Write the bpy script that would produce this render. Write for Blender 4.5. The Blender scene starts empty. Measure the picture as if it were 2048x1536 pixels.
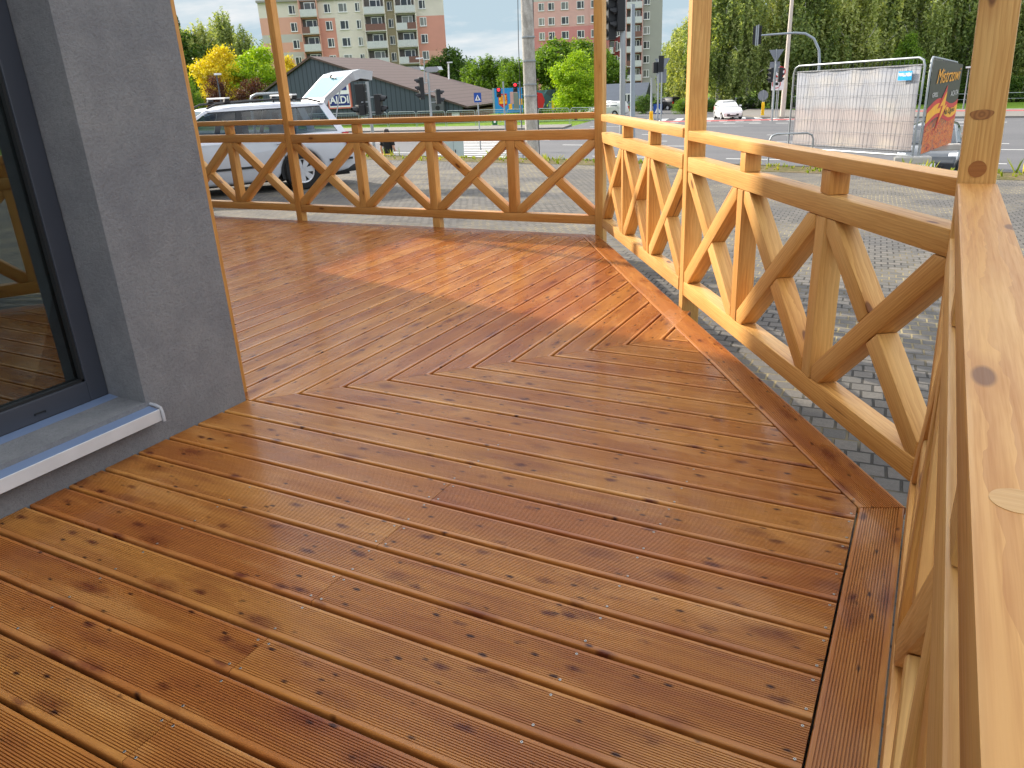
import bpy, bmesh, math, random
import numpy as np
from mathutils import Matrix, Vector
random.seed(7); rng = np.random.default_rng(7)
R = math.radians
scene = bpy.context.scene
COL = scene.collection

# ------------------------------------------------------------ camera geometry
FPX, YAW, PIT, ROL, CH = 1530.33, -0.50667, 0.375863, -0.050769, 1.33311
CAM = Vector((0, 0, CH))
cF = Vector((math.sin(YAW)*math.cos(PIT), math.cos(YAW)*math.cos(PIT), -math.sin(PIT)))
cR = Vector((math.cos(YAW), -math.sin(YAW), 0)); cU = cR.cross(cF)
cR, cU = math.cos(ROL)*cR + math.sin(ROL)*cU, -math.sin(ROL)*cR + math.cos(ROL)*cU
def ray(u, v): return cF + cR*((u-1024)/FPX) - cU*((v-768)/FPX)
def atd(u, v, d): return CAM + ray(u, v)*d                      # real point seen at a pixel at depth d
def zof(u, v, d):                                                 # height seen at pixel row v on the upright through the point (u, row 200, depth d)
    r0 = ray(u, 200)*d; r = ray(u, v); return CH + r.z*math.hypot(r0.x, r0.y)/math.hypot(r.x, r.y)
def roadz(x, y): return -1.45 - .012*x - .017*y
def lotz(x, y):
    z = -.05 - .012*x - .03*y
    return min(z, -.13)
def gp(u, v, a=-1.45, b=-.012, c=-.017):
    d = ray(u, v); t = (a - CH)/(d.z - b*d.x - c*d.y); return CAM + d*t
def gl(u, v): return gp(u, v, -.05, -.012, -.03)
def foot(u, v, d, lot=False):                                     # ground point under a far thing
    p = atd(u, v, d); p.z = lotz(p.x, p.y) if lot else roadz(p.x, p.y); return p

cam = bpy.data.cameras.new("camera"); co = bpy.data.objects.new("camera", cam); COL.objects.link(co)
cam.sensor_width = 36; cam.lens = 36*FPX/2048; cam.clip_end = 2000; cam.clip_start = .02
co.matrix_world = Matrix(((cR.x, cU.x, -cF.x, 0), (cR.y, cU.y, -cF.y, 0), (cR.z, cU.z, -cF.z, CH), (0, 0, 0, 1)))
scene.camera = co

# ------------------------------------------------------------ node helpers
def s2l(c): c /= 255.; return c/12.92 if c <= .04045 else ((c+.055)/1.055)**2.4
def rgb(r, g, b): return (s2l(r), s2l(g), s2l(b), 1)
class NT:
    def __init__(s, name):
        s.m = bpy.data.materials.new(name); s.m.use_nodes = True; s.t = s.m.node_tree; s.t.nodes.clear()
        s.out = s.t.nodes.new('ShaderNodeOutputMaterial')
    def n(s, typ, props=None, **inp):
        nd = s.t.nodes.new('ShaderNode'+typ)
        for k, v in (props or {}).items(): setattr(nd, k, v)
        for k, v in inp.items():
            k = k.replace('_', ' ')
            if k.isdigit(): sock = nd.inputs[int(k)]
            else: sock = nd.inputs[k]
            s.set(sock, v)
        return nd
    def set(s, sock, v):
        if isinstance(v, bpy.types.NodeSocket): s.t.links.new(v, sock)
        elif isinstance(v, bpy.types.Node): s.t.links.new(v.outputs[0], sock)
        else: sock.default_value = v
    def math(s, op, a, b=0.0, c=None, clamp=False):
        nd = s.t.nodes.new('ShaderNodeMath'); nd.operation = op; nd.use_clamp = clamp
        s.set(nd.inputs[0], a); s.set(nd.inputs[1], b)
        if c is not None: s.set(nd.inputs[2], c)
        return nd.outputs[0]
    def mix(s, f, a, b, blend='MIX'):
        nd = s.t.nodes.new('ShaderNodeMix'); nd.data_type = 'RGBA'; nd.blend_type = blend
        s.set(nd.inputs[0], f); s.set(nd.inputs[6], a); s.set(nd.inputs[7], b); return nd.outputs[2]
    def ramp(s, f, *stops):
        nd = s.t.nodes.new('ShaderNodeValToRGB'); e = nd.color_ramp.elements
        while len(e) < len(stops): e.new(.5)
        for i, (p, c) in enumerate(stops):
            e[i].position = p; e[i].color = c if isinstance(c, tuple) else (c, c, c, 1)
        s.set(nd.inputs[0], f); return nd.outputs[0]
    def noise(s, vec, scale, detail=3, rough=.5, dist=0):
        nd = s.n('TexNoise', Scale=scale, Detail=detail, Roughness=rough, Distortion=dist)
        if vec is not None: s.set(nd.inputs['Vector'], vec)
        return nd.outputs[0]
    def mapping(s, vec, scale=(1, 1, 1), loc=(0, 0, 0), rot=(0, 0, 0)):
        nd = s.n('Mapping', Scale=scale, Location=loc, Rotation=rot); s.set(nd.inputs['Vector'], vec); return nd.outputs[0]
    def coord(s, k='Object'): return s.n('TexCoord').outputs[k]
    def bsdf(s, **k):
        nd = s.n('BsdfPrincipled', **k); s.t.links.new(nd.outputs[0], s.out.inputs[0]); return nd
    def bump(s, h, strength=.3, dist=.01):
        nd = s.n('Bump', Strength=strength, Distance=dist); s.set(nd.inputs['Height'], h); return nd.outputs[0]

MATS = {}
def plain(name, col, rough=.5, metal=0., var=.08, vscale=6., bump=0., spec=.5, coat=0.):
    """painted / metal / plastic surface with a little mottling and roughness variation"""
    if name in MATS: return MATS[name]
    t = NT(name); co_ = t.coord()
    nz = t.noise(co_, vscale, 4, .6)
    f = t.ramp(nz, (.3, 1-var), (.7, 1+var))
    c = t.mix(1., col, f, 'MULTIPLY')
    r = t.math('MULTIPLY_ADD', nz, .25*rough, rough*.87)
    b = t.bsdf(Base_Color=c, Roughness=r, Metallic=metal, Specular_IOR_Level=spec, Coat_Weight=coat)
    if bump: t.set(b.inputs['Normal'], t.bump(t.noise(co_, vscale*20, 3), bump, .01))
    MATS[name] = t.m; return t.m

# ------------------------------------------------------------ object helpers
def tag(o, label=None, cat=None, group=None, kind=None):
    for k, v in (('label', label), ('category', cat), ('group', group), ('kind', kind)):
        if v: o[k] = v
    return o
def empty(name, loc=(0, 0, 0), rz=0, **k):
    o = bpy.data.objects.new(name, None); COL.objects.link(o); o.location = loc; o.rotation_euler = (0, 0, rz)
    o.empty_display_size = .1
    return tag(o, **k)
class MB:
    def __init__(s): s.v = []; s.f = []; s.mi = []; s.cur = 0; s.M = Matrix.Identity(4)
    def vert(s, p): s.v.append(tuple(s.M @ Vector(p))); return len(s.v)-1
    def face(s, idx): s.f.append(tuple(idx)); s.mi.append(s.cur)
    def quad(s, *ps): s.face([s.vert(p) for p in ps])
    def box(s, c, d, M=None):
        old = s.M
        if M is not None: s.M = old @ M
        x, y, z = c; a, b, e = d[0]/2, d[1]/2, d[2]/2
        i = [s.vert((x+sx*a, y+sy*b, z+sz*e)) for sz in (-1, 1) for sy in (-1, 1) for sx in (-1, 1)]
        for q in ((0, 2, 3, 1), (4, 5, 7, 6), (0, 1, 5, 4), (2, 6, 7, 3), (0, 4, 6, 2), (1, 3, 7, 5)): s.face([i[k] for k in q])
        s.M = old; return s
    def bx(s, x0, x1, y0, y1, z0, z1): return s.box(((x0+x1)/2, (y0+y1)/2, (z0+z1)/2), (abs(x1-x0), abs(y1-y0), abs(z1-z0)))
    def tube(s, pts, r, n=10, caps=True):
        pts = [Vector(p) for p in pts]; rr = r if isinstance(r, (list, tuple)) else [r]*len(pts); rings = []
        prev = None
        for k, p in enumerate(pts):
            d = (pts[min(k+1, len(pts)-1)]-pts[max(k-1, 0)]).normalized()
            if prev is None:
                a = Vector((0, 0, 1)) if abs(d.z) < .9 else Vector((1, 0, 0))
                u = d.cross(a).normalized()
            else: u = (prev - d*prev.dot(d)).normalized()
            prev = u; w = d.cross(u)
            rings.append([s.vert(p + (u*math.cos(2*math.pi*j/n)+w*math.sin(2*math.pi*j/n))*rr[k]) for j in range(n)])
        for a, b in zip(rings, rings[1:]):
            for j in range(n): s.face((a[j], a[(j+1) % n], b[(j+1) % n], b[j]))
        if caps: s.face(rings[0][::-1]); s.face(rings[-1])
        return s
    def prism(s, poly, y0, y1, axis='y'):
        """polygon extruded; axis y: poly in (x,z); axis z: poly in (x,y); axis x: poly in (y,z)"""
        def P(a, b, c): return {'y': (a, c, b), 'z': (a, b, c), 'x': (c, a, b)}[axis]
        A = [s.vert(P(a, b, y0)) for a, b in poly]; B = [s.vert(P(a, b, y1)) for a, b in poly]; n = len(poly)
        s.face(A); s.face(B[::-1])
        for i in range(n): s.face((A[i], B[i], B[(i+1) % n], A[(i+1) % n]))
        return s
    def disc(s, c, nrm, r, n=20, thick=.004):
        c = Vector(c); nrm = Vector(nrm).normalized(); return s.tube([c, c+nrm*thick], r, n)
    def build(s, name, mats, parent=None, smooth=False, bevel=0, seg=2, M=None, fix=True):
        me = bpy.data.meshes.new(name); me.from_pydata(s.v, [], s.f)
        if not isinstance(mats, (list, tuple)): mats = [mats]
        for m in mats: me.materials.append(m)
        if len(mats) > 1: me.polygons.foreach_set('material_index', s.mi)
        if fix or bevel:
            bm = bmesh.new(); bm.from_mesh(me)
            bmesh.ops.recalc_face_normals(bm, faces=bm.faces)
            if bevel:
                ed = [e for e in bm.edges if len(e.link_faces) == 2 and e.calc_face_angle(0) > .5]
                bmesh.ops.bevel(bm, geom=ed, offset=bevel, segments=seg, profile=.6, affect='EDGES', clamp_overlap=True)
            bm.to_mesh(me); bm.free()
        if smooth:
            me.polygons.foreach_set('use_smooth', [True]*len(me.polygons))
            try: me.set_sharp_from_angle(angle=R(38))
            except Exception: pass
        o = bpy.data.objects.new(name, me); COL.objects.link(o)
        if parent is not None: o.parent = parent
        if M is not None: o.matrix_local = M
        return o
def copy_tree(o, parent=None):
    c = o.copy(); COL.objects.link(c)
    if parent is not None: c.parent = parent
    for ch in o.children: copy_tree(ch, c)
    return c
def text_mesh(txt, size, mat, parent, M, name='lettering', extrude=.003, shear=0., bold=0., sx=1.):
    cu = bpy.data.curves.new('t', 'FONT'); cu.body = txt; cu.size = size; cu.align_x = 'CENTER'; cu.align_y = 'CENTER'
    cu.extrude = extrude; cu.shear = shear; cu.offset = bold
    tmp = bpy.data.objects.new('t', cu); COL.objects.link(tmp)
    dg = bpy.context.evaluated_depsgraph_get(); me = bpy.data.meshes.new_from_object(tmp.evaluated_get(dg))
    bpy.data.objects.remove(tmp); bpy.data.curves.remove(cu)
    me.materials.clear(); me.materials.append(mat)
    o = bpy.data.objects.new(name, me); COL.objects.link(o)
    if parent is not None: o.parent = parent
    o.matrix_local = M @ Matrix.Diagonal((sx, 1, 1, 1)); return o
def frame(o, x, y, z):
    o, x, y, z = Vector(o), Vector(x), Vector(y), Vector(z)
    return Matrix(((x.x, y.x, z.x, o.x), (x.y, y.y, z.y, o.y), (x.z, y.z, z.z, o.z), (0, 0, 0, 1)))

# ------------------------------------------------------------ wood materials
def timber_mat(name, base, dark, light):
    t = NT(name); oc = t.coord('Object'); oi = t.n('ObjectInfo'); rnd = oi.outputs['Random']
    off = t.n('CombineXYZ', X=t.math('MULTIPLY', rnd, 37.), Y=t.math('MULTIPLY', rnd, 11.), Z=t.math('MULTIPLY', rnd, 5.))
    v = t.n('VectorMath', {'operation': 'ADD'}); t.set(v.inputs[0], oc); t.set(v.inputs[1], off)
    # growth rings: long streaks along local X, slowly wandering
    warp = t.noise(t.mapping(v, (1.1, 5, 5)), 1.3, 2)
    wv = t.n('VectorMath', {'operation': 'MULTIPLY_ADD'}); t.set(wv.inputs[0], warp); wv.inputs[1].default_value = (0, .035, .03); t.set(wv.inputs[2], v)
    ring = t.n('TexWave', {'wave_type': 'RINGS', 'rings_direction': 'X', 'wave_profile': 'SAW'}, Scale=34., Distortion=3.2, Detail=2., Detail_Scale=1.)
    t.set(ring.inputs['Vector'], t.mapping(wv, (.35, 1, 1), (0, .09, .13)))
    fine = t.noise(t.mapping(v, (4, 160, 160)), 1., 3, .7)
    blot = t.noise(t.mapping(v, (1.6, 9, 9)), 1., 3)
    c = t.mix(t.math('MULTIPLY', ring.outputs[1], .46), base, dark)
    c = t.mix(t.ramp(fine, (.42, .0), (.72, .62)), c, dark)
    c = t.mix(t.ramp(blot, (.45, 0.), (.75, .55)), c, light)
    tint = t.ramp(rnd, (0., rgb(236, 220, 205)), (.5, rgb(255, 255, 255)), (1., rgb(255, 240, 222)))
    c = t.mix(1., c, tint, 'MULTIPLY')
    # knots
    vo = t.n('TexVoronoi', {'feature': 'F1'}, Scale=1., Randomness=1.); t.set(vo.inputs['Vector'], t.mapping(v, (3.4, 9.5, 9.5)))
    pick = t.math('GREATER_THAN', t.n('SeparateColor', Color=vo.outputs['Color']).outputs[0], .74)
    kn = t.math('MULTIPLY', t.ramp(vo.outputs[0], (.10, 1.), (.135, 0.)), pick)
    halo = t.math('MULTIPLY', t.ramp(vo.outputs[0], (.1, .5), (.30, 0.)), pick)
    c = t.mix(halo, c, dark); c = t.mix(t.math('MULTIPLY', kn, .85), c, rgb(105, 62, 30))
    chk = t.noise(t.mapping(v, (.9, 46, 46), (3, 1, 2)), 1., 2, .4); c = t.mix(t.ramp(chk, (.735, 0.), (.765, .8)), c, rgb(92, 54, 28))
    rough = t.ramp(fine, (.3, .36), (.7, .52))
    b = t.bsdf(Base_Color=c, Roughness=rough, Specular_IOR_Level=.4)
    h = t.math('ADD', t.math('MULTIPLY', fine, .35), t.math('MULTIPLY', ring.outputs[1], .25))
    t.set(b.inputs['Normal'], t.bump(h, .22, .004))
    return t.m
PINE = timber_mat('oiled_pine', rgb(220, 174, 102), rgb(172, 114, 52), rgb(230, 192, 124))
PLUGL = timber_mat('pale_plug_wood', rgb(200, 158, 100), rgb(176, 130, 72), rgb(206, 168, 112))
PLUG = timber_mat('plug_wood', rgb(178, 124, 66), rgb(140, 88, 42), rgb(186, 134, 74))

def deck_mat():
    t = NT('oiled_larch_decking'); uv = t.coord('UV')
    br = t.n('Attribute', {'attribute_name': 'brd'}).outputs['Fac']
    ox = t.n('CombineXYZ', X=t.math('MULTIPLY', br, 57.), Y=t.math('MULTIPLY', br, 31.), Z=t.math('MULTIPLY', br, 17.))
    v = t.n('VectorMath', {'operation': 'ADD'}); t.set(v.inputs[0], uv); t.set(v.inputs[1], ox)
    base = t.ramp(br, (0., rgb(182, 121, 56)), (.2, rgb(170, 105, 50)), (.42, rgb(188, 131, 64)), (.6, rgb(178, 117, 55)), (.8, rgb(190, 133, 66)), (1., rgb(164, 100, 49)))
    streak = t.noise(t.mapping(v, (1.3, 26, 1)), 1., 4, .6, .6)
    cloud = t.noise(t.mapping(v, (2.2, 9, 1)), 1., 3, .55)
    c = t.mix(t.ramp(streak, (.36, 0.), (.72, .6)), base, rgb(146, 84, 46))
    c = t.mix(t.ramp(cloud, (.52, 0.), (.72, .5)), c, rgb(128, 62, 38))
    c = t.mix(t.ramp(cloud, (.28, .4), (.45, 0.)), c, rgb(218, 164, 96))
    def knots(sx, sy, thr, r0, r1, col, amt, c):
        vo = t.n('TexVoronoi', {'feature': 'F1'}, Scale=1.); 
        wob = t.noise(t.mapping(v, (24, 60, 1)), 1., 4, .65)
        m = t.mapping(v, (sx, sy, 1)); t.set(vo.inputs['Vector'], m)
        d = t.math('ADD', vo.outputs[0], t.math('MULTIPLY', t.math('SUBTRACT', wob, .5), .34))
        pk = t.math('GREATER_THAN', t.n('SeparateColor', Color=vo.outputs['Color']).outputs[1], thr)
        return t.mix(t.math('MULTIPLY', t.math('MULTIPLY', t.ramp(d, (r0, 1.), (r1, 0.)), pk), amt), c, col)
    c = knots(3.6, 9.5, .45, .03, .32, rgb(106, 46, 26), .8, c)
    c = knots(6., 14., .22, .05, .22, rgb(86, 34, 24), .9, c)
    c = knots(12., 26., .36, .06, .19, rgb(50, 22, 16), .95, c)
    fine = t.noise(t.mapping(v, (18, 300, 1)), 1., 3, .7)
    c = t.mix(t.ramp(fine, (.4, 0.), (.8, .25)), c, rgb(96, 46, 26))
    rough = t.ramp(t.noise(t.mapping(v, (3, 8, 1)), 1., 3), (.3, .20), (.7, .40))
    b = t.bsdf(Base_Color=c, Roughness=rough, Specular_IOR_Level=.22, Coat_Weight=.13, Coat_Roughness=.08)
    t.set(b.inputs['Normal'], t.bump(fine, .15, .002))
    return t.m
DECK = deck_mat()
# ------------------------------------------------------------ terrace deck
PB, X0, Y0 = .151, -2.6914, 2.326           # board pitch, first mitre point
DN = Vector((.832, .555, 0)); DT = Vector((.5548, -.8320, 0))    # chamfer: outward normal and run direction
def grooved(width, n=17, edge=.0125, gd=.0048):
    h = width/2; p = [(-h, -.027), (-h, -.0055), (-h+.0008, -.0026), (-h+.0024, -.0008), (-h+.0048, 0)]
    pitch = (width-2*edge)/n
    for k in range(n):
        y = -h+edge+k*pitch
        p += [(y, 0), (y+pitch*.56, 0), (y+pitch*.66, -gd), (y+pitch*.90, -gd)]
    p += [(h-edge, 0), (h-.0048, 0), (h-.0024, -.0008), (h-.0008, -.0026), (h, -.0055), (h, -.027)]
    return p
class Boards:
    def __init__(s): s.v = []; s.f = []; s.uv = []; s.br = []
    def add(s, prof, o, ax, ay, f0, f1, tone=None):
        """one board: profile across ay, run along ax from f0(y) to f1(y)"""
        o, ax, ay = Vector(o), Vector(ax), Vector(ay); b = random.random() if tone is None else tone; n = len(prof); base = len(s.v); ends = []
        for y, z in prof:
            a0 = f0(y); a1 = max(f1(y), a0); ends.append((a0, a1))
        if max(b1-a1 for a1, b1 in ends) < .01: return
        for k in (0, 1):
            for (y, z), e in zip(prof, ends):
                p = o + ax*e[k] + ay*y; s.v.append((p.x, p.y, z + o.z)); s.uv.append((e[k], y)); s.br.append(b)
        for i in range(n-1): s.f.append((base+i, base+i+1, base+n+i+1, base+n+i))
        s.f.append(tuple(base+i for i in range(n))); s.f.append(tuple(base+n+i for i in range(n-1, -1, -1)))
    def build(s, name, parent, label=None):
        me = bpy.data.meshes.new(name); me.from_pydata(s.v, [], s.f); me.materials.append(DECK)
        ul = me.uv_layers.new(name='UVMap'); li = np.zeros(len(me.loops), np.int32); me.loops.foreach_get('vertex_index', li)
        ul.data.foreach_set('uv', np.array(s.uv, np.float32)[li].ravel())
        at = me.attributes.new('brd', 'FLOAT', 'POINT'); at.data.foreach_set('value', np.array(s.br, np.float32))
        bm = bmesh.new(); bm.from_mesh(me); bmesh.ops.recalc_face_normals(bm, faces=bm.faces); bm.to_mesh(me); bm.free()
        o = bpy.data.objects.new(name, me); COL.objects.link(o); o.parent = parent
        if label: o['label'] = label
        return o
deck = empty('terrace_deck', label='wet-looking brown grooved larch terrace deck whose boards meet in a mitre', cat='deck')
PR = grooved(PB-.0125)
DIN = 1.2705                                    # chamfer line of the inner border edge
JX = -1.3895
A = Boards()
for i in range(-26, 11):
    yc = Y0+(i+.5)*PB
    def f0(y, yc=yc):
        Y = yc+y; return -2.716 if Y <= Y0+.002 else X0+(Y-Y0)+.0022
    def f1(y, yc=yc):
        Y = yc+y; return min(-.0795, (DIN-.006-.555*Y)/.832)
    if i <= -3 and i % 2 == 1:
        A.add(PR, (0, yc, 0), (1, 0, 0), (0, 1, 0), f0, lambda y: JX-.0012); A.add(PR, (0, yc, 0), (1, 0, 0), (0, 1, 0), lambda y: JX+.0012, f1)
    else: A.add(PR, (0, yc, 0), (1, 0, 0), (0, 1, 0), f0, f1)
A.build('front_boards', deck)
B = Boards()
for j in range(-36, 12):
    xc = X0+(j+.5)*PB
    def f0(y, xc=xc):                            # ay = -X, so across coordinate is mirrored
        X = xc-y; return 2.326 if X <= X0 else Y0+(X-X0)+.0022
    def f1(y, xc=xc):
        X = xc-y; return min(6.356, (DIN-.006-.832*X)/.555)
    if j in (-9, -6, -3, 1) or j % 5 == 4:
        ym = {1: 3.28}.get(j, 4.4 if j % 2 else 5.1)
        B.add(PR, (xc, 0, 0), (0, 1, 0), (-1, 0, 0), f0, lambda y: ym-.0012); B.add(PR, (xc, 0, 0), (0, 1, 0), (-1, 0, 0), lambda y: ym+.0012, f1)
    else: B.add(PR, (xc, 0, 0), (0, 1, 0), (-1, 0, 0), f0, f1)
B.build('back_boards', deck)
PRB = grooved(.131, 15); PRD = grooved(.143)
b = Boards(); b.add(PRB, (-.0085, 0, .001), (0, 1, 0), (-1, 0, 0), lambda y: -1.6, lambda y: 2.399+(-.0085-y+.074)*.416, .30); b.build('border_board', deck)
def dfr(k):                                      # chamfer board: origin on its own centre line
    return lambda y: k(y)
b = Boards(); od = DN*(DIN+.0725)
# run coordinate s along DT; inner corner points give the two mitre cuts
sA = Vector((-2.714, 6.362, 0)).dot(DT); sB = Vector((-.074, 2.401, 0)).dot(DT)
ang = math.tan(R(90)-math.atan2(.137, .057)-0)
def cutB(y):                                     # seam towards the right border: line through inner and outer corner
    q = (y+.0725)/.145; pi_ = Vector((-.074, 2.403, 0)); po = Vector((.063, 2.460, 0)); return (pi_+(po-pi_)*q).dot(DT)
def cutA(y):
    q = (y+.0725)/.145; pi_ = Vector((-2.712, 6.360, 0)); po = Vector((-2.632, 6.50, 0)); return (pi_+(po-pi_)*q).dot(DT)
b.add(PRD, (od.x, od.y, .001), DT, DN, cutA, cutB, .12); b.build('border_board', deck)
b = Boards(); b.add(PRD, (0, 6.432, .001), (1, 0, 0), (0, 1, 0), lambda y: -8.0, lambda y: -2.714+(y+.0725)*.55); b.build('border_board', deck)
# frame under the boards
m = MB(); DARKW = plain('dark_joist_wood', rgb(96, 66, 44), .8)  # one even dark brown over all joists
for x in (-.02, -.627, -1.39, -2.06, -2.66): m.bx(x-.03, x+.03, -1.6, 2.36+max(0, (-x-.1)*1.1) if x > -2.5 else 2.3, -.135, -.0275)
for y in (3.0, 3.7, 4.4, 5.1, 5.8, 6.42): m.bx(-8, min(-2.7+(y-2.326)*0+.75*max(0, 6.45-y)*.62, -.9), y-.03, y+.03, -.134, -.028)
m.build('joist_frame', DARKW, deck)
# steel screws
SCR = plain('screw_steel', rgb(170, 168, 162), .32, 1.)
sm = MB(); sm.tube([(0, 0, -.001), (0, 0, .0004)], .0037, 10); sm.tube([(0, 0, .0004), (0, 0, .0009)], [.0037, .003], 10, True)
hole = plain('screw_recess', rgb(40, 36, 34), .6); sm.cur = 1; sm.tube([(0, 0, .00085), (0, 0, .00105)], .0016, 6)
scr0 = sm.build('screw', [SCR, hole], deck)
spots = []
for i in range(-14, 1):
    for dy in (-.048, .05):
        y = Y0+(i+.5)*PB+dy
        for x in (-.627, -.092):
            if y > .7: spots.append((x + random.uniform(-.003, .003), y))
        if i % 2 and i <= -3 and .6 < y:
            spots += [(JX-.019, y), (JX+.019, y)]
        elif y > .6 and i > -12: spots.append((JX+random.uniform(-.012, .012), y))
        if i < -4 and y > .8: spots.append((-2.06, y))
for k, (x, y) in enumerate(spots[:98]):
    o = scr0 if k == 0 else scr0.copy()
    if k: COL.objects.link(o); o.parent = deck
    o.location = (x, y, .0006); o.rotation_euler = (0, 0, random.random())

# ------------------------------------------------------------ timber railing
def clip(poly, n, c):                            # keep n.p <= c
    out = []
    for a, b in zip(poly, poly[1:]+poly[:1]):
        da = n[0]*a[0]+n[1]*a[1]-c; db = n[0]*b[0]+n[1]*b[1]-c
        if da <= 0: out.append(a)
        if (da < 0) != (db < 0) and abs(da-db) > 1e-9:
            t = da/(da-db); out.append((a[0]+(b[0]-a[0])*t, a[1]+(b[1]-a[1])*t))
    return out
def timber(name, parent, poly, depth, M, ax=(1, 0), front=0., bev=.006, mat=None, label=None):
    """poly in the section plane; ax = grain direction in that plane"""
    ax = Vector((ax[0], ax[1], 0)).normalized(); ay = Vector((-ax.y, ax.x, 0))
    cx = sum(p[0] for p in poly)/len(poly); cy = sum(p[1] for p in poly)/len(poly)
    L = frame((cx, cy, 0), ax, ay, (0, 0, 1)); Li = L.inverted()
    bm = bmesh.new(); vs = [bm.verts.new(Li @ Vector((x, y, front))) for x, y in poly]; bm.faces.new(vs)
    ex = bmesh.ops.extrude_face_region(bm, geom=bm.faces[:]); bmesh.ops.translate(bm, vec=(0, 0, -depth), verts=[g for g in ex['geom'] if isinstance(g, bmesh.types.BMVert)])
    bmesh.ops.recalc_face_normals(bm, faces=bm.faces)
    bmesh.ops.bevel(bm, geom=bm.edges[:], offset=bev, segments=2, profile=.6, affect='EDGES', clamp_overlap=True)
    me = bpy.data.meshes.new(name); bm.to_mesh(me); bm.free(); me.materials.append(mat or PINE)
    me.polygons.foreach_set('use_smooth', [True]*len(me.polygons)); me.set_sharp_from_angle(angle=R(30))
    o = bpy.data.objects.new(name, me); COL.objects.link(o); o.parent = parent; o.matrix_local = M @ L
    if label: o['label'] = label
    return o
def rect(a, b, c, d): return [(a, c), (b, c), (b, d), (a, d)]
def section(label, M, s0, s1, mids, H, W=.085, flip=False, legs=(), open_end=False, D=.088, hd=.092, blk=.004):
    """M: frame with x along the run, y up, z towards the deck. H = bottom rail, mid rail, handrail heights."""
    (b0, b1), (m0, m1), (h0, h1) = H
    root = empty('wooden_railing', M.translation + M.to_3x3() @ Vector(((s0+s1)/2, 0, 0)), label=label, cat='railing', group='timber railing sections with crossed braces')
    T = Matrix.Translation(root.location).inverted() @ M
    timber('bottom_rail', root, rect(s0, s1, b0, b1), D, T)
    timber('mid_rail', root, rect(s0, s1, m0, m1), D, T)
    timber('handrail', root, rect(s0, s1, h0, h1), hd, T, front=.003)
    for s in mids:
        timber('baluster', root, rect(s-W/2, s+W/2, b1+.001, m0-.001), D-.003, T, (0, 1), -.001)
        timber('spacer_block', root, rect(s-W/2+blk, s+W/2+blk, m1+.001, h0-.001), D-.012, T, (0, 1), -.004)
    for s in legs: timber('foot', root, rect(s-W/2, s+W/2, -.24, b0-.001), D-.01, T, (0, 1), -.003)
    ed = [s0]+[e for s in mids for e in (s-W/2, s+W/2)]+[s1]
    for a, b in zip(ed[::2], ed[1::2]):
        if b-a < .15: continue
        a += .0015; b -= .0015; z0, z1 = b1+.0015, m0-.0015; bxp = rect(a, b, z0, z1)
        d1 = Vector((b-a, z1-z0)).normalized(); n1 = Vector((-d1.y, d1.x)); c1 = n1.x*a+n1.y*z0; hw = W*.48
        full = clip(clip(bxp, n1, c1+hw), -n1, -(c1-hw))
        timber('brace', root, full, D-.006, T, d1, -.002)
        d2 = Vector((b-a, z0-z1)).normalized(); n2 = Vector((-d2.y, d2.x)); c2 = n2.x*a+n2.y*z1
        st = clip(clip(bxp, n2, c2+hw), -n2, -(c2-hw))
        for sg in (1, -1):
            half = clip(st, n1*sg, sg*c1-hw-.0015)
            if len(half) > 2: timber('brace', root, half, D-.010, T, d2, -.004)
    return root
ZUP = (0, 0, 1)
MB_ = frame((0, 6.515, 0), (1, 0, 0), ZUP, (0, -1, 0))
MD_ = frame(DN*1.43, DT, ZUP, -DN)
MR_ = frame((.057, 0, 0), (0, -1, 0), ZUP, (-1, 0, 0))
HB = ((.09, .168), (.828, .914), (1.004, 1.054)); HD = ((.076, .162), (.806, .887), (.977, 1.029))
section('railing of crossed braces at the far left, in front of the silver estate car doors', MB_, -8.0, -6.275, (-7.135,), ((.098, .178), (.84, .925), (1.022, 1.072)))
section('long back railing with crossed braces from the car post to the corner post', MB_, -6.19, -2.668, (-5.31, -4.41, -3.51), HB, legs=(-4.40,))
section('angled railing right of the corner post, sunlit orange, with narrow crossed braces', MD_, -6.775, -4.515, (-6.02, -5.26), ((.082, .166), (.81, .895), (.985, 1.04)))
section('angled railing between the plugged middle post and the tall right post', MD_, -4.412, -2.04, (-3.61, -2.80), HD)
section('near railing at the right edge whose wide handrail runs towards the viewer', MR_, -2.372, 1.6, (-1.57, -.77, .03, .83), ((.08, .165), (.80, .885), (.975, 1.03)), hd=.092)
def post(label, M, w, d, z0, z1, plugs=()):
    root = empty('wooden_post', M.translation, label=label, cat='post', group='square timber posts of the terrace')
    T = Matrix.Translation(root.location).inverted() @ M
    o = timber('shaft', root, rect(-w/2, w/2, z0, z1), d, T, (0, 1), bev=.007)
    for (s, z, side) in plugs:
        m = MB()
        if side == 'f': m.disc((s, z, .0), (0, 0, 1), .021, 24, .0016)
        else: m.disc((w/2, z, s), (1, 0, 0), .021, 24, .0016)
        m.build('wood_plug', PLUG, root, M=T)
    return root
post('square post standing in front of the silver estate car', frame((-6.232, 6.513, 0), (1, 0, 0), ZUP, (0, -1, 0)), .078, .085, -.26, 2.7)
post('corner post where the back railing meets the angled railing', frame((-2.624, 6.497, 0), (1, 0, 0), ZUP, (0, -1, 0)), .078, .095, -.26, 2.7)
p3 = DN*1.432 + DT*(-4.463)
post('post with round plug in the middle of the angled railing', frame(p3, DT, ZUP, -DN), .095, .105, -.26, 2.7, plugs=((-.052, 1.095, 's'),))
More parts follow.
